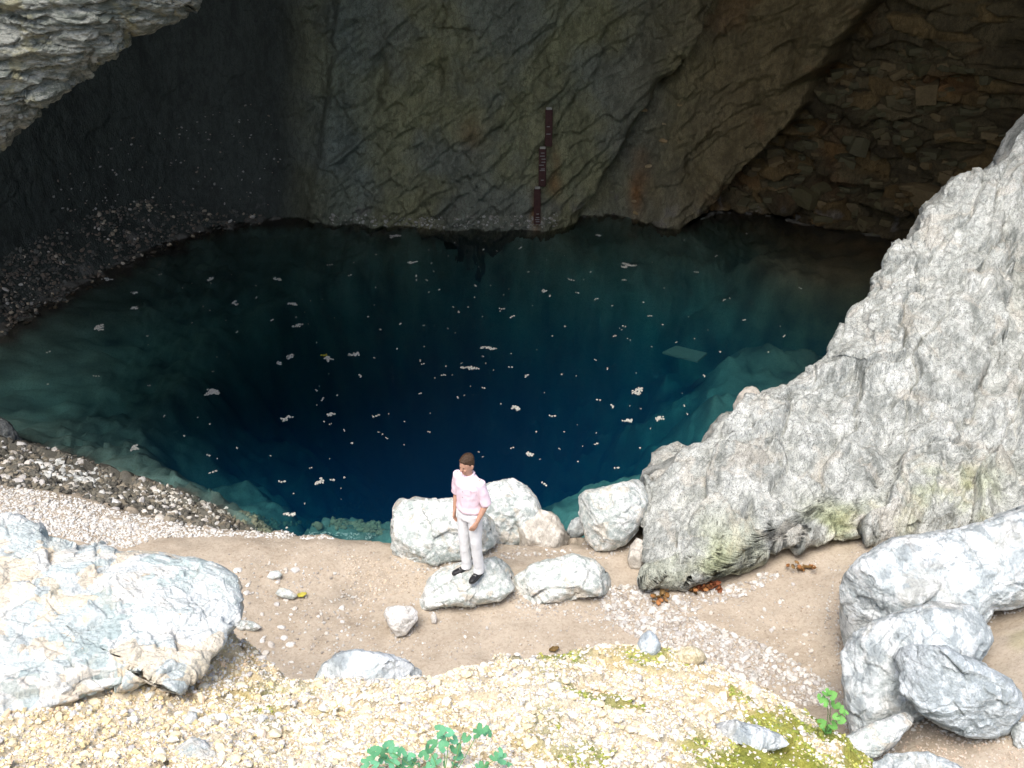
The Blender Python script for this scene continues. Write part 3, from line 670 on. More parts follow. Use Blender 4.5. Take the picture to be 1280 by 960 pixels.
# ------------------------------------------------------------------ gravel mound in the foreground
crest_px = [(-260, 760, 4.4), (0, 735, 4.25), (150, 750, 4.15), (262, 775, 4.05), (300, 806, 4.0), (322, 842, 4.0), (345, 858, 4.0), (400, 850, 4.08), (470, 846, 4.15), (530, 846, 4.18), (580, 836, 4.2), (640, 824, 4.22), (700, 812, 4.2), (760, 806, 4.18), (810, 806, 4.15),
            (870, 818, 4.12), (930, 842, 4.1), (985, 872, 4.1), (1030, 905, 4.1), (1060, 940, 4.12), (1072, 975, 4.15), (1090, 1040, 4.2)]
mp, mv = [], []
for u_, v_, z_ in crest_px: p = at_z(u_, v_, z_); mp.append(p[:2]); mv.append(z_)
crest_w = [tuple(p) for p in mp]
for u_, v_, z_ in [(640, 960, 4.75), (640, 885, 4.5), (100, 960, 4.7), (100, 890, 4.38), (300, 900, 4.28), (330, 960, 4.6), (450, 900, 4.42), (800, 880, 4.42), (800, 960, 4.7), (900, 900, 4.32), (930, 960, 4.5), (1010, 960, 4.3), (0, 920, 4.5), (280, 860, 4.1), (-150, 960, 4.6), (560, 870, 4.42), (200, 870, 4.25)]:
    p = at_z(u_, v_, z_); mp.append(p[:2]); mv.append(z_)
for x_, y_, z_ in [(0, 0, 6.5), (0, 2, 5.5), (-4, 0, 6.8), (-4, 2, 5.7), (4, 0, 6.2), (3.2, 2, 5.1), (0, -2, 7.1), (-6, 3, 5.6)]: mp.append((x_, y_)); mv.append(z_)
mound_f = tps(mp, mv, .004)
foot = crest_w + [(3.4, 2.0), (4.2, -2.5), (-7, -2.5), (-7, 4)]
def mound_h(q, detail=True):
    d = poly_dist(q, foot) + .13; q3 = np.c_[q, np.zeros(len(q))]
    d = d + .10 * fbm(q3 * 1.6, 3, 500) + .03 * fbm(q3 * 7, 3, 501)
    z = mound_f(q) + .05 * fbm(q3 * 1.7, 4, 502)
    z = z - 3.2 * np.maximum(-d, 0) ** 1.15 - .10 * (1 - sstep(d, 0, .22))
    if detail:
        h, c, _ = facet(q3 * 7, 503); z = z + .022 * h + .012 * fbm(q3 * 14, 4, 504)
    return z, d
hx = axis([(-8, -4.2, .2), (-4.2, 3.4, .014), (3.4, 6, .2)]); hy = axis([(-2.5, 2.4, .2), (2.4, 6.4, .014), (6.4, 8.0, .15)])
HX, HY = np.meshgrid(hx, hy); mq = np.c_[HX.ravel(), HY.ravel()]
mz, md = mound_h(mq)
MVt = np.c_[mq, mz]; mu, mv2 = project(MVt)
def moss_w(p):
    u_, v_ = project(p); nn = fbm(p * 2.2, 5, 510)
    w = sstep(u_ * .55 + v_, 1385, 1450) * sstep(u_, 820, 900) * 1.0
    w = w * sstep(nn, -.45, -.05) + .75 * sstep(nn, .30, .50) * sstep(u_, 560, 800)
    w = np.maximum(w, np.exp(-((u_ - 690) / 45) ** 2 - ((v_ - 815) / 16) ** 2) * .9)
    w = np.maximum(w, np.exp(-((u_ - 810) / 40) ** 2 - ((v_ - 818) / 18) ** 2) * .8)
    w = np.maximum(w, np.exp(-((u_ - 870) / 22) ** 2 - ((v_ - 930) / 16) ** 2) * .9)
    w = np.maximum(w, .8 * np.exp(-((u_ - 355) / 60) ** 2 - ((v_ - 880) / 25) ** 2) * sstep(nn, -.1, .3))
    return np.clip(w, 0, 1)
mw = moss_w(MVt)[:, None]
n5 = sstep(fbm(MVt * 1.3, 4, 511), -.3, .3)[:, None]
mt = np.array([.72, .59, .37]) * n5 + np.array([.78, .70, .54]) * (1 - n5)
mt = mt * (1 - mw) + (np.array([.28, .32, .05]) * (1 - n5) + np.array([.44, .43, .10]) * n5) * mw
mound = link('gravel_mound', make_mesh('gravel_mound', MVt, grid_faces(len(hy), len(hx)), M['mound'], True, mt), kind='structure')

# ------------------------------------------------------------------ ray casting on the built surfaces
def bvh(v, f, far=None):
    return BVHTree.FromPolygons([tuple(x) for x in v], [tuple(x) for x in f])
def coarse(gx_, gy_, Z, sx, sy):
    ix = np.arange(0, len(gx_), sx); iy = np.arange(0, len(gy_), sy)
    Zc = Z.reshape(len(gy_), len(gx_))[np.ix_(iy, ix)]; X, Y = np.meshgrid(gx_[ix], gy_[iy])
    return bvh(np.c_[X.ravel(), Y.ravel(), Zc.ravel()].tolist(), grid_faces(len(iy), len(ix)).tolist())
BG = coarse(gx, gy, gz, 3, 3); BM = coarse(hx, hy, mz, 4, 4)
wr = np.arange(0, nr, 4); wc = np.arange(0, nc, 4); WDg = WD.reshape(nr, nc, 3)[np.ix_(wr, wc)]
BW = bvh(WDg.reshape(-1, 3).tolist(), grid_faces(len(wr), len(wc)).tolist())
def obj_bvh(o):
    me = o.data; v_ = [tuple(o.location + x.co) for x in me.vertices]; return BVHTree.FromPolygons(v_, [tuple(p.vertices) for p in me.polygons])
CO = Vector((0, 0, CAMZ))
def cast(u_, v_, trees):
    d = Vector(raydir(u_, v_)).normalized(); best = None
    for t in trees:
        h = t.ray_cast(CO, d)
        if h[0] is not None and (best is None or h[3] < best[3]): best = h
    return best
for r_ in B:
    if r_[8] in LATER:
        ol = r_[2]; vb = max(p[1] for p in ol); vt_ = min(p[1] for p in ol); ub = np.mean([p[0] for p in ol])
        hh_ = cast(ub, min(vb, 955) * .6 + vt_ * .4, [BM]) or cast(ub, vb, [BM])
        build_rock(*(r_[:3] + (hh_[0].y - .02,) + r_[4:]))
def sample_poly(poly, n, rg):
    poly = np.array(poly, float); out = np.zeros((0, 2))
    while len(out) < n:
        c = np.c_[rg.uniform(poly[:, 0].min(), poly[:, 0].max(), n), rg.uniform(poly[:, 1].min(), poly[:, 1].max(), n)]
        out = np.r_[out, c[poly_dist(c, poly) > 0]]
    return out[:n]

# ------------------------------------------------------------------ stones
def ico():
    t = (1 + 5 ** .5) / 2
    v = np.array([(-1, t, 0), (1, t, 0), (-1, -t, 0), (1, -t, 0), (0, -1, t), (0, 1, t), (0, -1, -t), (0, 1, -t), (t, 0, -1), (t, 0, 1), (-t, 0, -1), (-t, 0, 1)], float)
    f = np.array([(0, 11, 5), (0, 5, 1), (0, 1, 7), (0, 7, 10), (0, 10, 11), (1, 5, 9), (5, 11, 4), (11, 10, 2), (10, 7, 6), (7, 1, 8), (3, 9, 4), (3, 4, 2), (3, 2, 6), (3, 6, 8), (3, 8, 9), (4, 9, 5), (2, 4, 11), (6, 2, 10), (8, 6, 7), (9, 8, 1)])
    return v / np.linalg.norm(v[0]), f
def subdiv(v, f):
    v = list(map(tuple, v)); cache = {}; nf = []
    def mid(a, b):
        k = (min(a, b), max(a, b))
        if k not in cache: m_ = (np.array(v[a]) + v[b]) / 2; v.append(tuple(m_ / np.linalg.norm(m_))); cache[k] = len(v) - 1
        return cache[k]
    for a, b, c in f:
        x, y, z = mid(a, b), mid(b, c), mid(c, a); nf += [(a, x, z), (b, y, x), (c, z, y), (x, y, z)]
    return np.array(v), np.array(nf)
IV, IF = ico(); SV, SF = subdiv(IV, IF)
def rotmats(n, rg, tilt=1.0):
    a = rg.uniform(0, 2 * np.pi, n); b = rg.normal(0, .35 * tilt, n); c = rg.normal(0, .35 * tilt, n)
    ca, sa, cb, sb, cc, sc = np.cos(a), np.sin(a), np.cos(b), np.sin(b), np.cos(c), np.sin(c); o = np.zeros(n); l = np.ones(n)
    Rz = np.array([[ca, -sa, o], [sa, ca, o], [o, o, l]]).transpose(2, 0, 1); Rx = np.array([[l, o, o], [o, cb, -sb], [o, sb, cb]]).transpose(2, 0, 1); Ry = np.array([[cc, o, sc], [o, l, o], [-sc, o, cc]]).transpose(2, 0, 1)
    return Rx @ Ry @ Rz
OV = np.array([(1, 0, 0), (-1, 0, 0), (0, 1, 0), (0, -1, 0), (0, 0, 1), (0, 0, -1)], float); OF = np.array([(0, 2, 4), (2, 1, 4), (1, 3, 4), (3, 0, 4), (2, 0, 5), (1, 2, 5), (3, 1, 5), (0, 3, 5)])
def gravel(name, P, size, cols, rg, parent=None, flat=(.45, .75), fine=False):
    BV_, BF_ = (OV, OF) if fine else (IV, IF); kv = len(BV_)
    n = len(P); base = BV_[None] * (1 + rg.uniform(-.28, .22, (n, kv, 1)))
    sc = np.stack([rg.uniform(.8, 1.25, n), rg.uniform(.6, 1.0, n), rg.uniform(flat[0], flat[1], n)], -1)
    V = (base * sc[:, None]) * (size[:, None, None] * .5)
    V = np.einsum('nij,nkj->nki', rotmats(n, rg), V) + P[:, None]
    Fc = (BF_[None] + (np.arange(n) * kv)[:, None, None]).reshape(-1, 3)
    T = np.repeat(cols, kv, 0)
    me = make_mesh(name, V.reshape(-1, 3), Fc, M['gravel'], False, T)
    return link(name, me, parent, kind='stuff')
STONES = []
for k in range(10):
    v_ = plane_clip(SV * np.array([1.1, .85, .6]), np.zeros(3), 900 + k, 9, .55, .9); v_ = v_ * .5
    STONES.append((v_, SF))
BLOCKS = []
for k in range(8):
    rb_ = np.random.default_rng(970 + k); gcol = np.array([(x, y, z) for x in (-1, 0, 1) for y in (-1, 0, 1) for z in (-1, 0, 1) if (x, y, z) != (0, 0, 0)], float)
    import bmesh as _bm
    bm_ = _bm.new(); cl = gcol * (1 - .12 * (np.abs(gcol).sum(1, keepdims=True) - 1) * .5) * .5 + rb_.uniform(-.07, .07, gcol.shape)
    for c_ in cl: bm_.verts.new(tuple(c_))
    _bm.ops.convex_hull(bm_, input=bm_.verts[:]); _bm.ops.delete(bm_, geom=[v_ for v_ in bm_.verts if not v_.link_faces], context='VERTS'); _bm.ops.triangulate(bm_, faces=bm_.faces[:])
    bm_.verts.index_update(); BLOCKS.append((np.array([tuple(v_.co) for v_ in bm_.verts]), np.array([[v_.index for v_ in f_.verts] for f_ in bm_.faces]))); bm_.free()
def stone_meshes(mat, tag_):
    return [make_mesh('stone', v_, f_, M[mat], False) for v_, f_ in STONES]
SM_warm, SM_pale, SM_wall, SM_och = stone_meshes('stones_warm', 'w'), stone_meshes('stones_pale', 'p'), [make_mesh('stone', v_, f_, M['wall_stone'], False) for v_, f_ in BLOCKS], stone_meshes('ochre_stone', 'o')
def put_stone(meshes, parent, p, s, rg, sc=(1, 1, 1), name='stone', tilt=.3):
    o = bpy.data.objects.new(name, meshes[int(rg.integers(len(meshes)))]); COL.objects.link(o)
    o.parent = parent; o.location = p; o.scale = (s * sc[0], s * sc[1], s * sc[2])
    o.rotation_euler = (rg.normal(0, tilt), rg.normal(0, tilt), rg.uniform(0, 6.28)); return o
def pick(cols, n, rg, var=.12):
    c = np.array(cols)[rg.integers(0, len(cols), n)]; return c * (1 + rg.uniform(-var, var, (n, 1)))
rg = np.random.default_rng(11)
# mound stones
n = 78000
uv = np.c_[rg.uniform(-40, 1110, n), rg.uniform(770, 1000, n)]
yy = rg.uniform(3.0, 5.6, n); xx = (uv[:, 0] - 640) / F * (yy / .72) * 1.0
q_ = np.c_[xx, yy]; z_, d_ = mound_h(q_)
P = np.c_[q_, z_]; keep = (d_ > -.12) & (rg.uniform(size=n) > .90 * moss_w(P)); P = P[keep]
u_, v_ = project(P)
size = np.clip(.019 * np.exp(rg.normal(0, .38, len(P))), .010, .055); P[:, 2] += size * .08
cw = pick(CREAM, len(P), rg); cp = pick(WHITES + [(.80, .78, .70)], len(P), rg); cy = pick([(.74, .60, .32), (.76, .64, .40), (.68, .56, .30), (.80, .60, .40)], len(P), rg)
k = rg.uniform(size=len(P)); wy = sstep(-u_, -420, -100) * .45 + .12
Cc = np.where((k < wy)[:, None], cy, np.where((k > .72)[:, None], cp, cw))
big_ = rg.uniform(size=len(P)) < .22; gravel('gravel', P[big_], size[big_] * 1.15, Cc[big_], rg, mound); gravel('grit', P[~big_], size[~big_] * .78, Cc[~big_], rg, mound, (.6, .95), True)
mi = rg.uniform(size=(26000, 2)) * [3.6, 2.6] + [-1.4, 3.1]; z_, d_ = mound_h(mi); Pm = np.c_[mi, z_]; wm_ = moss_w(Pm)
Pm = Pm[(wm_ > .45) & (d_ > -.1) & (fbm(Pm * 5, 3, 520) > -.15)]; gravel('moss', Pm, rg.uniform(.012, .034, len(Pm)), pick([(.26, .32, .04), (.36, .40, .07), (.20, .24, .04), (.46, .46, .10)], len(Pm), rg), rg, mound, (.5, .9), True)
n = 285
yy = rg.uniform(3.2, 5.2, n * 2); xx = rg.uniform(-.47, .33, n * 2) * yy / .72; q_ = np.c_[xx, yy]; z_, d_ = mound_h(q_); ok = np.where((d_ > .0) & (moss_w(np.c_[q_, z_]) < .6))[0][:n]
for i in ok:
    put_stone(SM_warm, mound, (q_[i, 0], q_[i, 1], z_[i] + .005), float(np.clip(rg.lognormal(-2.95, .28), .032, .075)), rg, (1, 1, .9))
# gravel on the sand and the bank
def scatter(name, poly, n, trees, smin, smax, cols, seed, lift=.1, parent=ground, keepf=None, flat=(.45, .75)):
    rg = np.random.default_rng(seed); uv = sample_poly(poly, n, rg); P = []
    for a, b in uv:
        h = cast(a, b, trees)
        if h is not None: P.append(tuple(h[0]))
    P = np.array(P)
    if keepf is not None: P = P[keepf(P, rg)]
    size = rg.uniform(0, 1, len(P)) ** 2.2 * (smax - smin) + smin; P[:, 2] += size * lift
    return gravel(name, P, size, pick(cols, len(P), rg, .18), rg, parent, flat)
path_poly = [(742, 738), (790, 728), (832, 742), (880, 738), (930, 728), (960, 715), (975, 722), (930, 745), (880, 758), (860, 768), (900, 786), (960, 808), (1010, 836), (1044, 858), (1040, 885), (1000, 880), (930, 850), (860, 818), (800, 800), (760, 775)]
PALE = [(.52, .50, .46), (.60, .59, .56), (.42, .38, .33), (.54, .51, .47), (.38, .34, .30), (.64, .63, .60)]
patchy = lambda P, rg: fbm(P * 1.6, 4, 600) > rg.uniform(-.75, .30, len(P))
scatter('gravel', path_poly, 4800, [BG], .012, .075, PALE, 21, keepf=lambda P, rg: fbm(P * 1.1, 5, 602) > rg.uniform(-.8, .30, len(P)))
scatter('gravel', [(640, 740), (770, 735), (800, 780), (760, 790), (700, 770), (650, 775)], 420, [BG], .012, .045, PALE, 22)
lip_poly = [(-20, 606), (40, 612), (95, 622), (150, 638), (200, 650), (300, 660), (400, 665), (470, 668), (470, 674), (380, 674), (280, 671), (200, 672), (150, 688), (60, 668), (-20, 650)]
scatter('gravel', lip_poly, 5200, [BG], .018, .055, [(.66, .66, .64), (.72, .72, .70), (.58, .58, .56), (.62, .58, .52)], 23)
scatter('gravel', [(425, 690), (500, 705), (540, 715), (520, 740), (480, 745), (455, 770), (440, 740)], 650, [BG], .012, .04, [(.56, .46, .34), (.62, .54, .44), (.48, .40, .30)], 24)
scatter('gravel', [(285, 690), (340, 700), (470, 720), (520, 830), (330, 850), (300, 800)], 1100, [BG], .010, .055, PALE + [(.45, .36, .26)], 25, keepf=patchy)
scatter('gravel', [(300, 672), (470, 676), (480, 720), (700, 780), (800, 790), (850, 740), (1060, 690), (1100, 660), (1060, 800), (1050, 880), (860, 820), (640, 830), (400, 820)], 2600, [BG], .008, .034, PALE + [(.40, .32, .24), (.34, .28, .22)], 26)
scatter('gravel', [(1060, 930), (1150, 905), (1280, 935), (1280, 965), (1080, 965)], 900, [BG], .010, .035, [(.56, .44, .34), (.62, .54, .46)], 27)
bank_poly = [(-20, 552), (20, 548), (100, 574), (165, 596), (230, 616), (285, 642), (312, 662), (250, 658), (200, 650), (140, 632), (90, 618), (-20, 604)]
scatter('rubble', bank_poly, 5200, [BG], .03, .13, [(.09, .09, .075), (.13, .125, .10), (.07, .07, .06), (.17, .15, .11), (.24, .21, .16), (.055, .055, .05)], 28, .15)
scatter('rubble', [(50, 572), (130, 590), (140, 612), (80, 606), (40, 596)], 260, [BG], .03, .16, [(.62, .64, .62), (.50, .52, .50)], 29, .2)
scatter('rubble', [(170, 603), (210, 608), (250, 628), (290, 640), (270, 650), (200, 632)], 240, [BG], .03, .13, [(.60, .60, .56), (.48, .46, .40)], 30, .2)
scatter('rubble', bank_poly, 260, [BG], .05, .14, [(.55, .53, .48), (.64, .64, .62)], 31, .2)
# pool rim shallows: stones under the water near the bank
scatter('rubble', [(285, 650), (300, 640), (340, 650), (480, 668), (480, 620), (440, 625), (380, 655), (330, 668)], 900, [BG], .04, .16, [(.26, .27, .18), (.32, .30, .20), (.20, .22, .15)], 32, .1, keepf=lambda P, rg: P[:, 2] < WATER - .1)
# rubble along the far left shore and on the dark slope
far_poly = [(-10, 330), (60, 290), (130, 262), (200, 244), (262, 262), (330, 268), (330, 284), (270, 294), (200, 318), (130, 352), (60, 392), (-10, 432)]
TAN = [(.30, .24, .17), (.22, .17, .12), (.16, .14, .11), (.36, .32, .26), (.10, .09, .08), (.12, .11, .10)]
scatter('rubble', far_poly, 1700, [BW, BG], .05, .16, [(.08, .085, .07), (.12, .10, .075), (.17, .13, .09), (.06, .065, .05)], 33, .2, wall, keepf=lambda P, rg: fbm(P * .7, 3, 700) > rg.uniform(-.8, .3, len(P)))
scatter('rubble', far_poly, 300, [BW, BG], .05, .17, [(.50, .42, .30), (.44, .36, .24), (.56, .52, .44)], 34, .3, wall, keepf=lambda P, rg: fbm(P * .9, 3, 701) > rg.uniform(-.5, .4, len(P)))
scatter('rubble', [(40, 230), (200, 150), (340, 120), (360, 260), (250, 255), (100, 280)], 130, [BW], .04, .10, [(.38, .36, .32), (.30, .24, .18)], 35, .3, wall)
scatter('rubble', [(400, 268), (520, 272), (700, 268), (700, 284), (600, 288), (500, 286), (410, 282)], 380, [BW], .03, .13, [(.42, .40, .34), (.30, .28, .22), (.50, .48, .42)], 36, .3, wall)
for r_ in B:
    if r_[8] in (401, 402, 403, 404, 406, 407, 408, 410, 411, 412, 413):
        ol = np.array(r_[2], float); low = ol[ol[:, 1] > ol[:, 1].mean()]; cx_, cy_ = ol.mean(0); low = low[np.argsort(low[:, 0])]
        ring = np.r_[low + (low - [cx_, cy_]) * .02 - [0, 3], (low + (low - [cx_, cy_]) * .10 + [0, 4])[::-1]]
        scatter('gravel', ring, int(np.ptp(ol[:, 0]) * 1.6), [BG], .012, .05, PALE + [(.42, .36, .28), (.36, .30, .24)], 100 + r_[8], .1)
# stones one can pick out on the ground
rg = np.random.default_rng(41)
for poly, n_, a, b, ms in [(path_poly, 90, .055, .12, SM_pale), (lip_poly, 70, .06, .12, SM_pale), ([(290, 690), (420, 720), (440, 800), (330, 830)], 22, .05, .12, SM_pale), ([(560, 745), (800, 770), (1040, 700), (1040, 850), (900, 810), (560, 810)], 34, .035, .07, SM_pale), (bank_poly, 60, .10, .22, SM_pale)]:
    for a_, b_ in sample_poly(poly, n_, rg):
        h = cast(a_, b_, [BG])
        if h: put_stone(ms, ground, h[0] + Vector((0, 0, .005)), float(rg.uniform(a, b)), rg, (1, 1, .9))
# blocks of the bedded rock in the right hand recess, and ochre stones stuck in the wall
rg = np.random.default_rng(42); cnt = 0
recess = [(885, 262), (915, 225), (950, 190), (1000, 150), (1030, 105), (1080, 60), (1180, 60), (1270, 110), (1262, 190), (1210, 215), (1165, 245), (1130, 290), (1060, 286), (1000, 272), (940, 262)]
for a_, b_ in sample_poly(recess, 190, rg):
    h = cast(a_, b_, [BW])
    if h is None or h[0].y < 15: continue
    s = float(rg.uniform(.20, .55)); o = put_stone(SM_wall, wall, h[0] + Vector((0, s * .30, 0)), s, rg, (1, .8, float(rg.uniform(.30, .6))), tilt=.08)
    o.rotation_euler[2] = float(rg.normal(0, .4)); o.rotation_euler[1] = float(rg.normal(-.12, .2))
for a_, b_, s in [(805, 138, .22), (851, 131, .28), (829, 176, .34), (832, 155, .2), (812, 208, .26), (793, 252, .2), (794, 266, .24), (1160, 115, .8), (1080, 103, .4), (1010, 248, .7), (1072, 182, .7), (972, 238, .5), (1085, 282, .5), (1155, 245, .9)]:
    h = cast(a_, b_, [BW]); put_stone(SM_och if a_ < 900 else SM_wall, wall, h[0] + Vector((0, .03, 0)), s, rg, (1, .7, .7), tilt=.15)

# ------------------------------------------------------------------ gauge on the wall
def box(name, sx, sy, sz, mat, bevel=.01):
    import bmesh
    bm = bmesh.new(); bmesh.ops.create_cube(bm, size=1)
    for v_ in bm.verts: v_.co = Vector((v_.co.x * sx, v_.co.y * sy, v_.co.z * sz))
    bmesh.ops.bevel(bm, geom=bm.edges[:], offset=bevel, segments=1, affect='EDGES')
    me = bpy.data.meshes.new(name); bm.to_mesh(me); bm.free(); me.materials.append(M[mat]); return me
ys = [cast(a, b, [BW])[0].y for a, b in [(686, 160), (678, 210), (671, 258)]]
yb = [min(cast(cx, b, [BW])[0].y for b in np.linspace(a0, a1, 6)) - .06 for cx, a0, a1 in [(686, 138, 182), (678, 188, 230), (671, 238, 276)]]
c0 = at_y(671.5, 281, yb[2])
gr = bpy.data.objects.new('water_gauge', None); COL.objects.link(gr); gr.location = tuple(c0); gr.empty_display_size = .2
gr['label'] = 'dark rusty water level gauge of three stepped upright boards on the cave wall'; gr['category'] = 'water gauge'
for (ua, ub, va_, vb_), y_, ticks in [((681, 691, 137, 183), yb[0], [.55, .35]), ((673, 683, 186, 233), yb[1], [.9, .82, .74, .66, .58, .48, .44, .18]), ((667, 676, 236, 280), yb[2], [.3, .2, .14, .08])]:
    p0, p1 = at_y(ua, vb_, y_), at_y(ub, va_, y_); w_, h_ = p1[0] - p0[0], p1[2] - p0[2]
    o = link('gauge_board', box('gauge_board', w_, .06, h_, 'gauge'), gr, tuple((p0 + p1) / 2 - c0))
    for tk in ticks: link('scale_mark', box('scale_mark', w_ * float(rg.uniform(.35, .7)), .01, .022, 'mark', .002), o, (float(rg.uniform(-.03, .03)), -.036, (tk - .5) * h_))
    link('cap', box('cap', w_ * .75, .07, .06, 'bolt'), o, (0, 0, h_ / 2 + .03))
    link('wall_bracket', box('wall_bracket', .05, .5, .05, 'gauge'), o, (0, .27, 0))

# ------------------------------------------------------------------ sunken plank
pq = at_z(np.array([828, 845, 884, 872]), np.array([440, 432, 441, 451]), WATER - .75); pc = pq.mean(0)
ve = np.r_[pq, pq - np.array([0, 0, .05])] - pc
link('sunken_plank', make_mesh('sunken_plank', ve, [(0, 3, 2, 1), (4, 5, 6, 7), (0, 1, 5, 4), (1, 2, 6, 5), (2, 3, 7, 6), (3, 0, 4, 7)], M['plank'], False), None, tuple(pc),
     'pale rectangular board lying just under the water on the right of the pool', 'board')

# ------------------------------------------------------------------ litter floating on the pool
def flake_mesh(name, seed, n, spread, mat, elong=1.0, sz=1.0):
    rg = np.random.default_rng(seed); V, Fc = [], []; c = np.zeros(2); cs = [c]
    for _ in range(n - 1):
        base_ = cs[int(rg.integers(max(0, len(cs) - 4), len(cs)))]; a = rg.uniform(0, 6.28); cs.append(base_ + spread * np.array([np.cos(a) * elong, np.sin(a)]))
    cs = np.array(cs); cs -= cs.mean(0)
    for c in cs:
        k = 6; a = np.linspace(0, 6.28, k, endpoint=False) + rg.uniform(0, 1); r = .027 * sz * rg.uniform(.55, 1.15, k); b = len(V)
        x = c[0] + r * np.cos(a) * rg.uniform(.6, 1.3); y = c[1] + r * np.sin(a)
        zt = .006 + .006 * rg.uniform(0, 1, k)
        V += [(x[i], y[i], zt[i]) for i in range(k)] + [(x[i] * .98 + c[0] * .02, y[i], -.004) for i in range(k)]
        V.append((c[0], c[1], .012)); t_ = len(V) - 1
        for i in range(k): j = (i + 1) % k; Fc += [(b + i, b + j, t_), (b + i, b + k + i, b + k + j), (b + i, b + k + j, b + j)]
    return make_mesh(name, V, Fc, M[mat], False)
clumps = [(494, 295, 26, 'elongated pale clump of floating litter near the far wall'), (515, 328, 20, 'small ragged pale clump of litter below the one at the far wall'),
 (784, 332, 60, 'widest raft of pale litter floating in the upper right of the pool'), (124, 409, 40, 'long pale raft of litter close to the left shore'), (366, 380, 18, 'small pale litter clump in the upper left middle of the pool'),
 (372, 407, 16, 'curled pale litter clump left of the pool centre'), (362, 446, 18, 'pale litter clump just left of the yellow leaf'), (349, 454, 10, 'small pale clump furthest left in the row beside the yellow leaf'),
 (410, 448, 22, 'pale litter clump touching the yellow leaf'), (443, 443, 24, 'pale litter clump just right of the yellow leaf'), (266, 490, 60, 'large lacy clump of pale litter on the left of the pool'),
 (358, 523, 18, 'wide flat litter clump on the lower left of the pool'), (413, 518, 10, 'small litter clump right of the wide flat one'), (610, 435, 26, 'dense pale litter clump near the middle of the pool'),
 (588, 460, 22, 'compact round pale litter clump below the middle of the pool'), (645, 510, 22, 'pale litter clump above the boy\'s right'), (797, 489, 38, 'long slanting pale litter clump on the right of the pool'),
 (785, 526, 14, 'small litter clump left of the last one before the sloping rock'), (824, 523, 18, 'pale litter clump closest to the sloping rock'), (168, 560, 16, 'pale litter ring in the lower left shallows'),
 (263, 349, 16, 'faint litter clump in the upper left shallows'), (347, 349, 12, 'small litter clump right of the faint upper left one'), (168, 366, 12, 'small litter clump in the left shallows near the rubble'), (168, 385, 12, 'lower of two small litter clumps in the left shallows'), (135, 349, 10, 'tiny faint round litter patch by the far left rubble'),
 (294, 379, 10, 'thin litter streak in the upper left of the pool'), (680, 364, 12, 'small orange tinted litter clump right of the middle'), (748, 294, 14, 'faint litter streak by the far wall right of the gauge'), (662, 568, 10, 'small litter clump right of the boy\'s head'), (363, 643, 14, 'litter clump close to the near sand edge'), (399, 602, 9, 'small litter flake pair near the submerged ledge')]
for i, (a, b, k, lab) in enumerate(clumps):
    p = at_z(a, b, WATER + .004); me = flake_mesh('floating_litter', 50 + i, int(k), .042, 'foam', 1.5 if 'long' in lab else 1.15)
    o = link('floating_litter', me, None, tuple(p), lab, 'litter', 'litter floating on the pool')
p = at_z(406, 444, WATER + .02); link('floating_leaf', flake_mesh('floating_leaf', 99, 6, .05, 'yellow_leaf'), None, tuple(p), 'yellow leaf floating among pale litter on the pool', 'leaf')
specks = [(536, 365), (549, 362), (412, 331), (442, 328), (437, 344), (627, 386), (706, 408), (573, 390), (625, 389), (520, 350), (533, 350), (613, 357), (594, 357), (745, 374), (804, 378), (768, 420), (828, 406), (744, 450), (759, 461), (720, 470), (748, 500), (765, 508), (440, 554), (496, 436), (460, 396), (395, 488), (403, 499), (421, 494), (528, 455), (554, 469), (557, 458), (525, 492), (405, 527), (413, 530), (430, 538), (478, 543), (525, 451), (640, 396), (585, 384), (687, 370), (710, 348), (721, 366), (714, 350), (262, 388), (200, 343), (296, 415), (184, 420), (186, 482), (262, 530), (260, 569), (266, 590), (367, 617), (388, 585), (352, 602), (430, 597), (415, 600), (722, 577), (855, 507), (980, 420), (975, 408), (845, 428), (905, 375), (842, 268), (933, 292), (855, 300), (765, 382), (912, 373), (690, 420), (638, 459), (658, 470), (702, 468), (604, 485), (626, 505), (572, 497), (470, 520), (505, 527), (536, 540), (450, 470), (475, 412), (500, 405), (385, 405), (340, 400), (320, 372), (228, 360), (780, 408), (812, 395), (738, 340), (660, 340), (560, 320), (604, 312), (650, 310), (470, 318), (520, 345), (690, 520), (705, 540), (745, 555), (800, 560), (770, 585), (680, 605), (670, 540), (640, 560), (400, 604), (358, 660), (296, 560), (230, 545), (205, 520), (120, 470), (60, 480), (60, 440), (880, 470), (900, 440), (930, 400), (960, 440), (1000, 360), (870, 340), (830, 360), (895, 320), (780, 350)]
sm = [flake_mesh('floating_flake', 200 + i, 1 + i % 3, .045, 'foam', 1.2, .85) for i in range(8)]
rg = np.random.default_rng(43)
extra = [tuple(x) for x in sample_poly([(250, 330), (500, 300), (800, 300), (900, 380), (860, 520), (700, 590), (520, 600), (380, 640), (230, 560), (180, 420)], 90, rg)]
for i, (a, b) in enumerate(specks + extra):
    p = at_z(a + .3, b, WATER + .004); o = link('floating_flake', sm[i % 8], None, tuple(p), 'tiny pale flake floating alone on the dark pool', 'leaf', 'tiny pale flakes scattered over the pool')
    s = float(rg.uniform(.6, 1.25)) if i < len(specks) else float(rg.uniform(.25, .5)); o.scale = (s, s, 1); o.rotation_euler[2] = float(rg.uniform(0, 6.28))

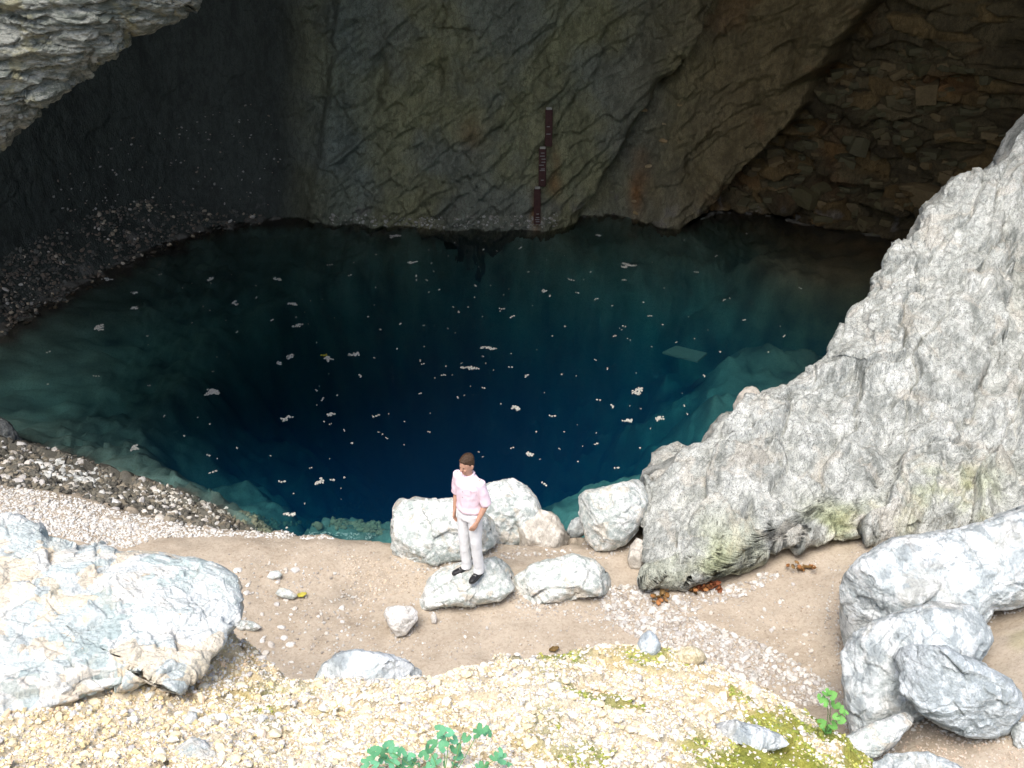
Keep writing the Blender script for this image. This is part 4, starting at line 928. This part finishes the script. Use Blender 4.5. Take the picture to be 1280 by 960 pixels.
# ------------------------------------------------------------------ leaves on the ground
def leaf_mesh(name, mat, L=1.0, wd=.55, curl=.25, lobes=0, seed=0):
    rg = np.random.default_rng(seed); V, Fc = [], []; nx = 9
    for i in range(nx):
        t = i / (nx - 1); w = wd * .5 * math.sin(math.pi * min(1, t * .97 + .03)) ** .7 * (1 + .18 * math.sin(t * 17 + seed))
        for j, s in enumerate((-1, -.5, 0, .5, 1)):
            V.append((t * L, s * w * L, curl * L * (abs(s) ** 1.5 * .5 + (t - .5) ** 2 * .8) + rg.uniform(-.015, .015) * L))
    nv = len(V); V = V + [(x, y, z - .01 * L) for x, y, z in V]
    for i in range(nx - 1):
        for j in range(4): a = i * 5 + j; Fc += [(a, a + 5, a + 6, a + 1), (nv + a, nv + a + 1, nv + a + 6, nv + a + 5)]
    return make_mesh(name, V, Fc, M[mat])
def litter_pile(label, a, b, mats, n_, spread, L, seed, cat='leaf'):
    rg = np.random.default_rng(seed); h = cast(a, b, [BG, BM]); root = bpy.data.objects.new('dead_leaf_pile' if n_ > 1 else 'dead_leaf', None)
    if n_ == 1:
        o = link('dead_leaf', leaf_mesh('dead_leaf', mats[0], L, .6, .4, seed=seed), None, tuple(h[0] + Vector((-L / 2, 0, .02))), label, cat); o.rotation_euler = (.2, -.1, .3); return
    COL.objects.link(root); root.location = h[0]; root['label'] = label; root['category'] = cat
    for i in range(n_):
        o = link('leaf', leaf_mesh('leaf', mats[i % len(mats)], L * float(rg.uniform(.7, 1.1)), .6, .5, seed=seed + i), root, (float(rg.normal(0, spread)) - L * .3, float(rg.normal(0, spread * .5)), float(rg.uniform(.01, .09))))
        o.rotation_euler = (float(rg.normal(0, .5)), float(rg.normal(0, .5)), float(rg.uniform(0, 6.28)))
litter_pile('rust orange dead leaves on the gravel at the foot of the sloping rock', 826, 749, ['orange_leaf', 'brown_leaf'], 14, .10, .10, 1)
litter_pile('red brown pile of dead leaves against the foot of the sloping rock', 868, 738, ['red_leaf', 'orange_leaf', 'brown_leaf'], 22, .11, .10, 2)
litter_pile('dark red pile of dead leaves right of the brown one by the sloping rock', 897, 736, ['red_leaf'], 16, .07, .10, 3)
litter_pile('orange dead leaves lying alone on the sand by white chips', 1003, 713, ['orange_leaf', 'brown_leaf'], 9, .06, .10, 4)
litter_pile('yellow leaf on the sand beside a flat half buried stone', 378, 748, ['yellow_leaf'], 1, 0, .12, 5)
litter_pile('curled brown leaf at the edge of the gravel mound', 693, 816, ['brown_leaf'], 1, 0, .12, 6)

# ------------------------------------------------------------------ plants
def lobed(name, mat, seed):
    rg = np.random.default_rng(seed); k = 30; a = np.linspace(-2.75, 2.75, k)
    r = 1.0 - .22 * np.abs(np.sin(a * 1.55)) ** .6 * (np.abs(a) < 2.2) + .05 * np.cos(a * 9); r *= (1 - .25 * (np.abs(a) > 2.4))
    V = [(0, 0, 0)]; Fc = []
    for s in (.5, 1.0):
        for i in range(k): V.append((r[i] * s * math.cos(a[i]), r[i] * s * math.sin(a[i]), .16 * s * s + .05 * math.cos(a[i] * 3) * s))
    n_ = len(V); Fq = []
    for i in range(k - 1): Fc.append((0, 1 + i, 2 + i)); Fq.append((1 + i, 1 + k + i, 2 + k + i, 2 + i))
    Ft = Fc + [(a_, b_, c_) for a_, b_, c_, d_ in Fq] + [(a_, c_, d_) for a_, b_, c_, d_ in Fq]
    Ft += [(c + n_, b + n_, a + n_) for a, b, c in Ft]; V = V + [(x, y, z - .012) for x, y, z in V]
    return make_mesh(name, np.array(V), Ft, M[mat])
def stem_mesh(pts_, r):
    V, Fc = [], []; n_ = len(pts_)
    for i, p in enumerate(pts_):
        for j in range(5): a = j * 1.2566; V.append((p[0] + r * math.cos(a), p[1] + r * math.sin(a), p[2]))
    for i in range(n_ - 1):
        for j in range(5): k = (j + 1) % 5; Fc.append((i * 5 + j, i * 5 + k, i * 5 + 5 + k, i * 5 + 5 + j))
    return make_mesh('stem', V, Fc, M['stem'])
def plant(label, basept, leaves, ydep, rad, mat, seed, groups=3):
    rg = np.random.default_rng(seed); root = bpy.data.objects.new('leafy_plant', None); COL.objects.link(root); root.location = basept; root['label'] = label; root['category'] = 'plant'
    ms = [lobed('leaf', mat, seed + i) for i in range(3)]; bp_ = np.array(basept); acc = []
    for i, (a, b) in enumerate(leaves):
        p = at_y(a, b, ydep + float(rg.uniform(-.05, .05))) - bp_
        o = link('leaf', ms[i % 3], root, tuple(p)); s = rad * float(rg.uniform(.8, 1.15)); o.scale = (s, s, s)
        o.rotation_euler = (float(rg.uniform(.25, .8)), float(rg.normal(0, .3)), float(rg.uniform(0, 6.28))); o.rotation_mode = 'ZYX'; acc.append(p)
        if i % groups == groups - 1:
            c = np.mean(acc, 0); acc = []; t = np.linspace(0, 1, 7)[:, None]
            pts_ = c * t * np.array([1, 1, 1]) + np.array([0, 0, -.02]) * (1 - t) + np.sin(t * 3.14) * np.array([.02, 0, .03])
            link('stem', stem_mesh(pts_, rad * .07), root)
h = cast(545, 1000, [BM]); L1 = [(550, 913), (561, 916), (567, 925), (552, 924), (583, 922), (596, 917), (610, 917), (603, 911), (570, 936), (573, 945), (555, 933), (536, 936), (541, 930), (530, 944), (545, 950), (486, 933), (494, 941), (480, 941), (464, 944),
     (470, 939), (480, 950), (502, 941), (514, 946), (509, 952), (519, 954), (456, 955), (468, 956), (492, 955), (500, 962), (624, 941), (628, 949), (618, 946), (605, 957), (596, 962), (560, 957), (572, 960), (538, 958), (530, 964), (636, 960), (478, 966), (514, 966), (548, 968), (585, 968), (620, 968), (450, 968)]
plant('clump of round blue green leaves at the bottom edge in front of the gravel', tuple(h[0]), L1, 3.45, .029, 'green_leaf', 5)
h = cast(1030, 918, [BM, BG]); L2 = [(1026, 872), (1033, 866), (1040, 869), (1030, 878), (1050, 886), (1056, 891), (1051, 900), (1041, 907), (1027, 904), (1044, 881), (1034, 912), (1045, 896)]
plant('small bright green weed growing between the mossy mound and the boulders', tuple(h[0]), L2, float(h[0].y) - .02, .027, 'bright_leaf', 6, 2)
# ------------------------------------------------------------------ the boy
class Solid:
    def __init__(s): s.V = []; s.F = []
    def tube(s, P, rad, side=(1, 0, 0), k=16):
        P = [Vector(p) for p in P]; b0 = len(s.V); n_ = len(P); side = Vector(side)
        for i, p in enumerate(P):
            d = (P[min(i + 1, n_ - 1)] - P[max(i - 1, 0)]).normalized(); x = (side - d * side.dot(d)).normalized(); y = d.cross(x)
            r = rad[i]; ra, rb = (r, r) if isinstance(r, (int, float)) else r
            for j in range(k): a = 2 * math.pi * j / k; s.V.append(p + x * (ra * math.cos(a)) + y * (rb * math.sin(a)))
        for i in range(n_ - 1):
            for j in range(k): m_ = (j + 1) % k; s.F.append((b0 + i * k + j, b0 + i * k + m_, b0 + i * k + k + m_, b0 + i * k + k + j))
        for e_, sg in ((0, -1), (n_ - 1, 1)):
            d = (P[e_] - P[e_ - 1 if e_ else 1]).normalized(); r = rad[e_]; rr_ = r if isinstance(r, (int, float)) else min(r)
            s.V.append(P[e_] + d * rr_ * .5); c = len(s.V) - 1
            for j in range(k): m_ = (j + 1) % k; s.F.append((b0 + e_ * k + j, c, b0 + e_ * k + m_) if sg < 0 else (b0 + e_ * k + m_, c, b0 + e_ * k + j))
    def ball(s, c, r, k=12):
        c = Vector(c); r = (r, r, r) if isinstance(r, (int, float)) else r; t = [math.pi * (i + .5) / 8 for i in range(8)]
        P = [c + Vector((0, 0, -math.cos(a) * r[2])) for a in t]; s.tube(P, [(math.sin(a) * r[0], math.sin(a) * r[1]) for a in t], k=k)
    def bake(s, name, mat, voxel, smooth=2, disp=None):
        me = bpy.data.meshes.new(name); me.from_pydata([tuple(v) for v in s.V], [], s.F); o = bpy.data.objects.new(name, me); COL.objects.link(o)
        m_ = o.modifiers.new('r', 'REMESH'); m_.mode = 'VOXEL'; m_.voxel_size = voxel
        m2 = o.modifiers.new('s', 'SMOOTH'); m2.iterations = smooth; m2.factor = .5
        dg = bpy.context.evaluated_depsgraph_get(); dg.update(); ev = o.evaluated_get(dg); out_ = bpy.data.meshes.new_from_object(ev)
        bpy.data.objects.remove(o); out_.name = name
        if disp:
            co = np.zeros(len(out_.vertices) * 3); out_.vertices.foreach_get('co', co); co = co.reshape(-1, 3); no = np.zeros(len(co) * 3); out_.vertices.foreach_get('normal', no)
            co = co + no.reshape(-1, 3) * disp(co)[:, None]; out_.vertices.foreach_set('co', co.ravel().astype(np.float32)); out_.update()
        out_.polygons.foreach_set('use_smooth', np.ones(len(out_.polygons), bool)); out_.materials.clear(); out_.materials.append(M[mat]); return out_
V3 = Vector
HR = Euler((R(9), 0, R(-12))).to_matrix(); HC = V3((0, -.012, 1.475))            # head bowed, turned a little further left
def hp(x, y, z): return HC + HR @ V3((x, y, z))
# joints (x to the viewer's right, facing -y)
shL, elL, wrL = V3((.175, 0, 1.365)), V3((.235, .03, 1.10)), V3((.185, -.10, .885))      # viewer's right arm
shR, elR, wrR = V3((-.175, 0, 1.365)), V3((-.225, .035, 1.10)), V3((-.215, -.03, .865))
hipL, knL, anL = V3((.085, 0, .90)), V3((.10, -.015, .48)), V3((.105, .03, .085))
hipR, knR, anR = V3((-.085, 0, .90)), V3((-.085, -.02, .48)), V3((-.075, .01, .085))
body = Solid()
body.tube([(0, 0, .86), (0, 0, .95), (0, .0, 1.05), (0, -.005, 1.18), (0, -.005, 1.30), (0, 0, 1.38), (0, 0, 1.42)], [(.145, .10), (.145, .10), (.125, .088), (.145, .10), (.155, .10), (.13, .08), (.06, .055)], k=20)
body.tube([(0, .0, 1.38), (0, -.005, 1.44), tuple(hp(0, .0, .03))], [.055, .05, .05])
for a, b_ in ((shL, elL), (shR, elR)): body.tube([a + V3((-.03 if a.x > 0 else .03, 0, .01)), a, a.lerp(b_, .5), b_], [.05, .052, .042, .036])
for a, b_ in ((elL, wrL), (elR, wrR)): body.tube([a, a.lerp(b_, .3), a.lerp(b_, .7), b_], [.036, .038, .030, .024])
for h_, k_, a in ((hipL, knL, anL), (hipR, knR, anR)): body.tube([h_, h_.lerp(k_, .5), k_, k_.lerp(a, .35), a], [.08, .07, .052, .05, .035])
def hand(w, d, pal, thumbdir):
    d = d.normalized(); pal = pal.normalized(); sx = d.cross(pal).normalized()     # sx across the knuckles
    body.tube([w - d * .01, w + d * .025, w + d * .055, w + d * .082], [(.026, .017), (.035, .017), (.040, .016), (.038, .014)], side=sx)
    for i, (off, L) in enumerate([(-.029, .058), (-.010, .070), (.010, .073), (.028, .064)]):
        b0 = w + d * .078 + sx * off; c1 = .35 + .06 * i; c2 = .8
        d1 = (d + pal * c1).normalized(); d2 = (d + pal * c2).normalized(); p1 = b0 + d1 * L * .45; p2 = p1 + d2 * L * .3; p3 = p2 + (d + pal * 1.3).normalized() * L * .25
        body.tube([b0 - d * .015, b0, p1, p2, p3], [.0095, .0095, .009, .0082, .007], side=sx, k=8)
    tb = w + d * .025 + thumbdir * .026; p1 = tb + (thumbdir * .6 + d).normalized() * .035 + pal * .008; p2 = p1 + (d + thumbdir * .15 + pal * .3).normalized() * .03
    body.tube([tb - thumbdir * .012, tb, p1, p2], [.013, .0125, .0105, .0085], side=sx, k=8)
dl = (wrL - elL).normalized() + V3((-.15, 0, -.1)); hand(wrL, dl, V3((-.75, .45, -.1)), V3((-.45, -.85, 0)).normalized())
dr = (wrR - elR).normalized() + V3((0, .05, -.3)); hand(wrR, dr, V3((.85, .25, 0)), V3((.1, -1, 0)).normalized())
# head
prof = [(-.005, .045, .050, .0), (.015, .052, .062, -.012), (.035, .060, .074, -.010), (.060, .067, .084, -.004), (.090, .072, .092, .002), (.120, .075, .097, .006), (.150, .073, .095, .008), (.180, .064, .083, .008), (.205, .045, .058, .008), (.218, .02, .03, .008)]
body.tube([hp(0, y_, z_) for z_, rx, ry, y_ in prof], [(rx, ry) for z_, rx, ry, y_ in prof], side=HR @ V3((1, 0, 0)), k=22)
body.tube([hp(0, -.055, .018), hp(0, -.072, .022), hp(0, -.075, .03)], [.024, .018, .012], k=10)                     # chin
body.tube([hp(0, -.082, .112), hp(0, -.096, .085), hp(0, -.104, .074), hp(0, -.092, .066)], [.009, .011, .014, .011], k=10)  # nose
body.tube([hp(-.03, -.080, .122), hp(0, -.090, .124), hp(.03, -.080, .122)], [.010, .010, .010], k=8)             # brow
for sx_ in (-1, 1):
    body.tube([hp(.072 * sx_, .008, .070), hp(.080 * sx_, .016, .085), hp(.083 * sx_, .020, .105), hp(.078 * sx_, .012, .118)], [.009, .012, .014, .010], side=(0, 1, 0), k=8)
    body.ball(hp(.038 * sx_, -.066, .072), (.018, .018, .018), 10)
person = bpy.data.objects.new('person', None); COL.objects.link(person)
person['label'] = 'boy in pink shirt and pale trousers standing on a white boulder, looking down'; person['category'] = 'person'
link('body', body.bake('body', 'skin', .0055, 3), person)
# trousers
tr_ = Solid()
tr_.tube([(0, 0, .845), (0, 0, .90), (0, 0, .96), (0, 0, 1.005)], [(.165, .118), (.165, .118), (.152, .112), (.146, .108)], k=24)
for h_, k_, a, sg in ((hipL, knL, anL, 1), (hipR, knR, anR, -1)):
    tr_.tube([h_ + V3((0, 0, .03)), h_.lerp(k_, .4), k_ + V3((0, 0, .04)), k_.lerp(a, .4), a + V3((0, 0, .05)), a + V3((0, -.005, -.02))], [(.086, .104), (.080, .090), (.066, .074), (.060, .068), (.060, .068), (.064, .074)], k=20)
def folds(amp, f, seed, zs=1.0):
    return lambda c: amp * fbm(c * np.array([f, f, f * zs]), 3, seed, ridged=True) * .6 + amp * .5 * fbm(c * np.array([f * 2, f * 2, f * 2.6 * zs]), 2, seed + 3)
link('trousers', tr_.bake('trousers', 'trousers', .008, 3, folds(.006, 6, 40, .8)), person)
# shirt
sh = Solid()
sh.tube([(0, 0, .955), (0, 0, .985), (0, -.002, 1.06), (0, -.006, 1.18), (0, -.006, 1.30), (0, 0, 1.375), (0, .002, 1.415), (0, .0, 1.435)], [(.165, .125), (.178, .136), (.160, .125), (.168, .124), (.180, .122), (.165, .098), (.09, .072), (.066, .062)], k=26)
for a, b_ in ((shL, elL), (shR, elR)):
    sg = 1 if a.x > 0 else -1; e_ = a.lerp(b_, 1.02)
    sh.tube([a + V3((-.05 * sg, 0, .005)), a + V3((.0, 0, .0)), a.lerp(b_, .4), e_], [.050, .060, .060, (.060, .064)], k=18)
shirt = link('shirt', sh.bake('shirt', 'shirt', .008, 3, folds(.008, 8, 50, .6)), person)
col = Solid()
for sg in (-1, 1): col.tube([(.0, .062, 1.452), (.045 * sg, .045, 1.450), (.060 * sg, .0, 1.442), (.045 * sg, -.050, 1.428), (.022 * sg, -.085, 1.395), (.045 * sg, -.10, 1.375)], [(.010, .018)] * 4 + [(.012, .018), (.006, .010)], side=(0, 0, 1), k=10)
link('collar', col.bake('collar', 'shirt', .005, 2), shirt)
for i in range(5): link('button', box('button', .011, .004, .011, 'mark', .001), shirt, (.003, -.124 - .012 * (i in (1, 2)), 1.34 - i * .075))
pk = link('pocket', box('pocket', .085, .006, .09, 'shirt', .002), shirt, (.072, -.124, 1.275)); pk.rotation_euler = (0, 0, R(14))
bl = Solid(); bl.tube([(0, 0, .950), (0, 0, .985)], [(.156, .118), (.154, .117)], k=28); link('belt', bl.bake('belt', 'belt', .007, 1), person)
# hair
ha = Solid()
ha.tube([hp(0, .030, .075), hp(0, .026, .10), hp(0, .020, .135), hp(0, .014, .165), hp(0, .010, .195), hp(0, .006, .222), hp(0, .006, .235)], [(.066, .060), (.077, .072), (.081, .082), (.081, .092), (.074, .090), (.050, .064), (.02, .03)], side=HR @ V3((1, 0, 0)), k=22)
ha.tube([hp(-.045, -.060, .180), hp(0, -.074, .190), hp(.045, -.064, .182)], [.014, .018, .014], k=10)
hm = ha.bake('hair', 'hair', .006, 2, lambda c: .004 * fbm(c * np.array([60, 60, 14]), 3, 60)); link('hair', hm, person)
for sx_ in (-1, 1):
    e_ = Solid(); e_.ball(hp(.031 * sx_, -.078, .108), (.011, .008, .006), 10); link('eye', e_.bake('eye', 'eye', .002, 1), person)
mo = Solid(); mo.tube([hp(-.024, -.076, .044), hp(0, -.086, .045), hp(.024, -.076, .044)], [(.004, .004), (.008, .006), (.004, .004)], side=(0, 0, 1), k=8); link('mouth', mo.bake('mouth', 'lip', .002, 1), person)
# shoes
for a, yaw in ((anL, R(4)), (anR, R(-28))):
    dy = V3((math.sin(yaw), -math.cos(yaw), 0)); sd2 = V3((math.cos(yaw), math.sin(yaw), 0)); z0 = .0; g0 = V3((a.x, a.y, 0)); s_ = Solid()
    s_.tube([g0 - dy * .055 + V3((0, 0, .05)), g0 - dy * .03 + V3((0, 0, .052)), g0 + dy * .04 + V3((0, 0, .050)), g0 + dy * .11 + V3((0, 0, .040)), g0 + dy * .17 + V3((0, 0, .034)), g0 + dy * .20 + V3((0, 0, .030))],
            [(.030, .034), (.038, .040), (.043, .040), (.047, .030), (.042, .024), (.025, .015)], side=sd2, k=16)
    s_.tube([g0 + V3((0, 0, .05)), g0 + V3((0, 0, .10))], [(.042, .045), (.038, .040)], side=sd2, k=14)
    shoe = link('shoe', s_.bake('shoe', 'shoe', .006, 2), person)
    so = Solid(); so.tube([g0 - dy * .06 + V3((0, 0, .014)), g0 + V3((0, 0, .014)), g0 + dy * .11 + V3((0, 0, .014)), g0 + dy * .175 + V3((0, 0, .014)), g0 + dy * .205 + V3((0, 0, .016))], [(.034, .012), (.042, .013), (.050, .013), (.044, .013), (.024, .01)], side=sd2, k=14)
    link('sole', so.bake('sole', 'sole', .005, 1), shoe)
    for i in range(3):
        lc = Solid(); c_ = g0 + dy * (.055 + i * .025) + V3((0, 0, .092 - i * .012)); lc.tube([c_ - sd2 * .022, c_ + V3((0, 0, .004)), c_ + sd2 * .022], [.003, .003, .003], k=6); link('lace', lc.bake('lace', 'lace', .002, 1), shoe)
BR = obj_bvh(OBJ[406])
hit = cast(589, 716, [BR])
person.rotation_euler = (0, 0, R(-36)); person.location = hit[0] + Vector((0, 0, -.012))
# scale so that the figure has the photograph's height
import mathutils
top_ = person.location + person.rotation_euler.to_matrix() @ V3((0, 0, 1.71))
ut, vt = project(np.array([[top_.x, top_.y, top_.z]])); ub_, vb2 = project(np.array([[person.location.x, person.location.y, person.location.z]]))
sc_ = (vb2[0] - 567) / (vb2[0] - vt[0]); print('PERSON', ut, vt, ub_, vb2, sc_, tuple(person.location))
person.scale = (sc_ * .93, sc_ * .93, sc_)
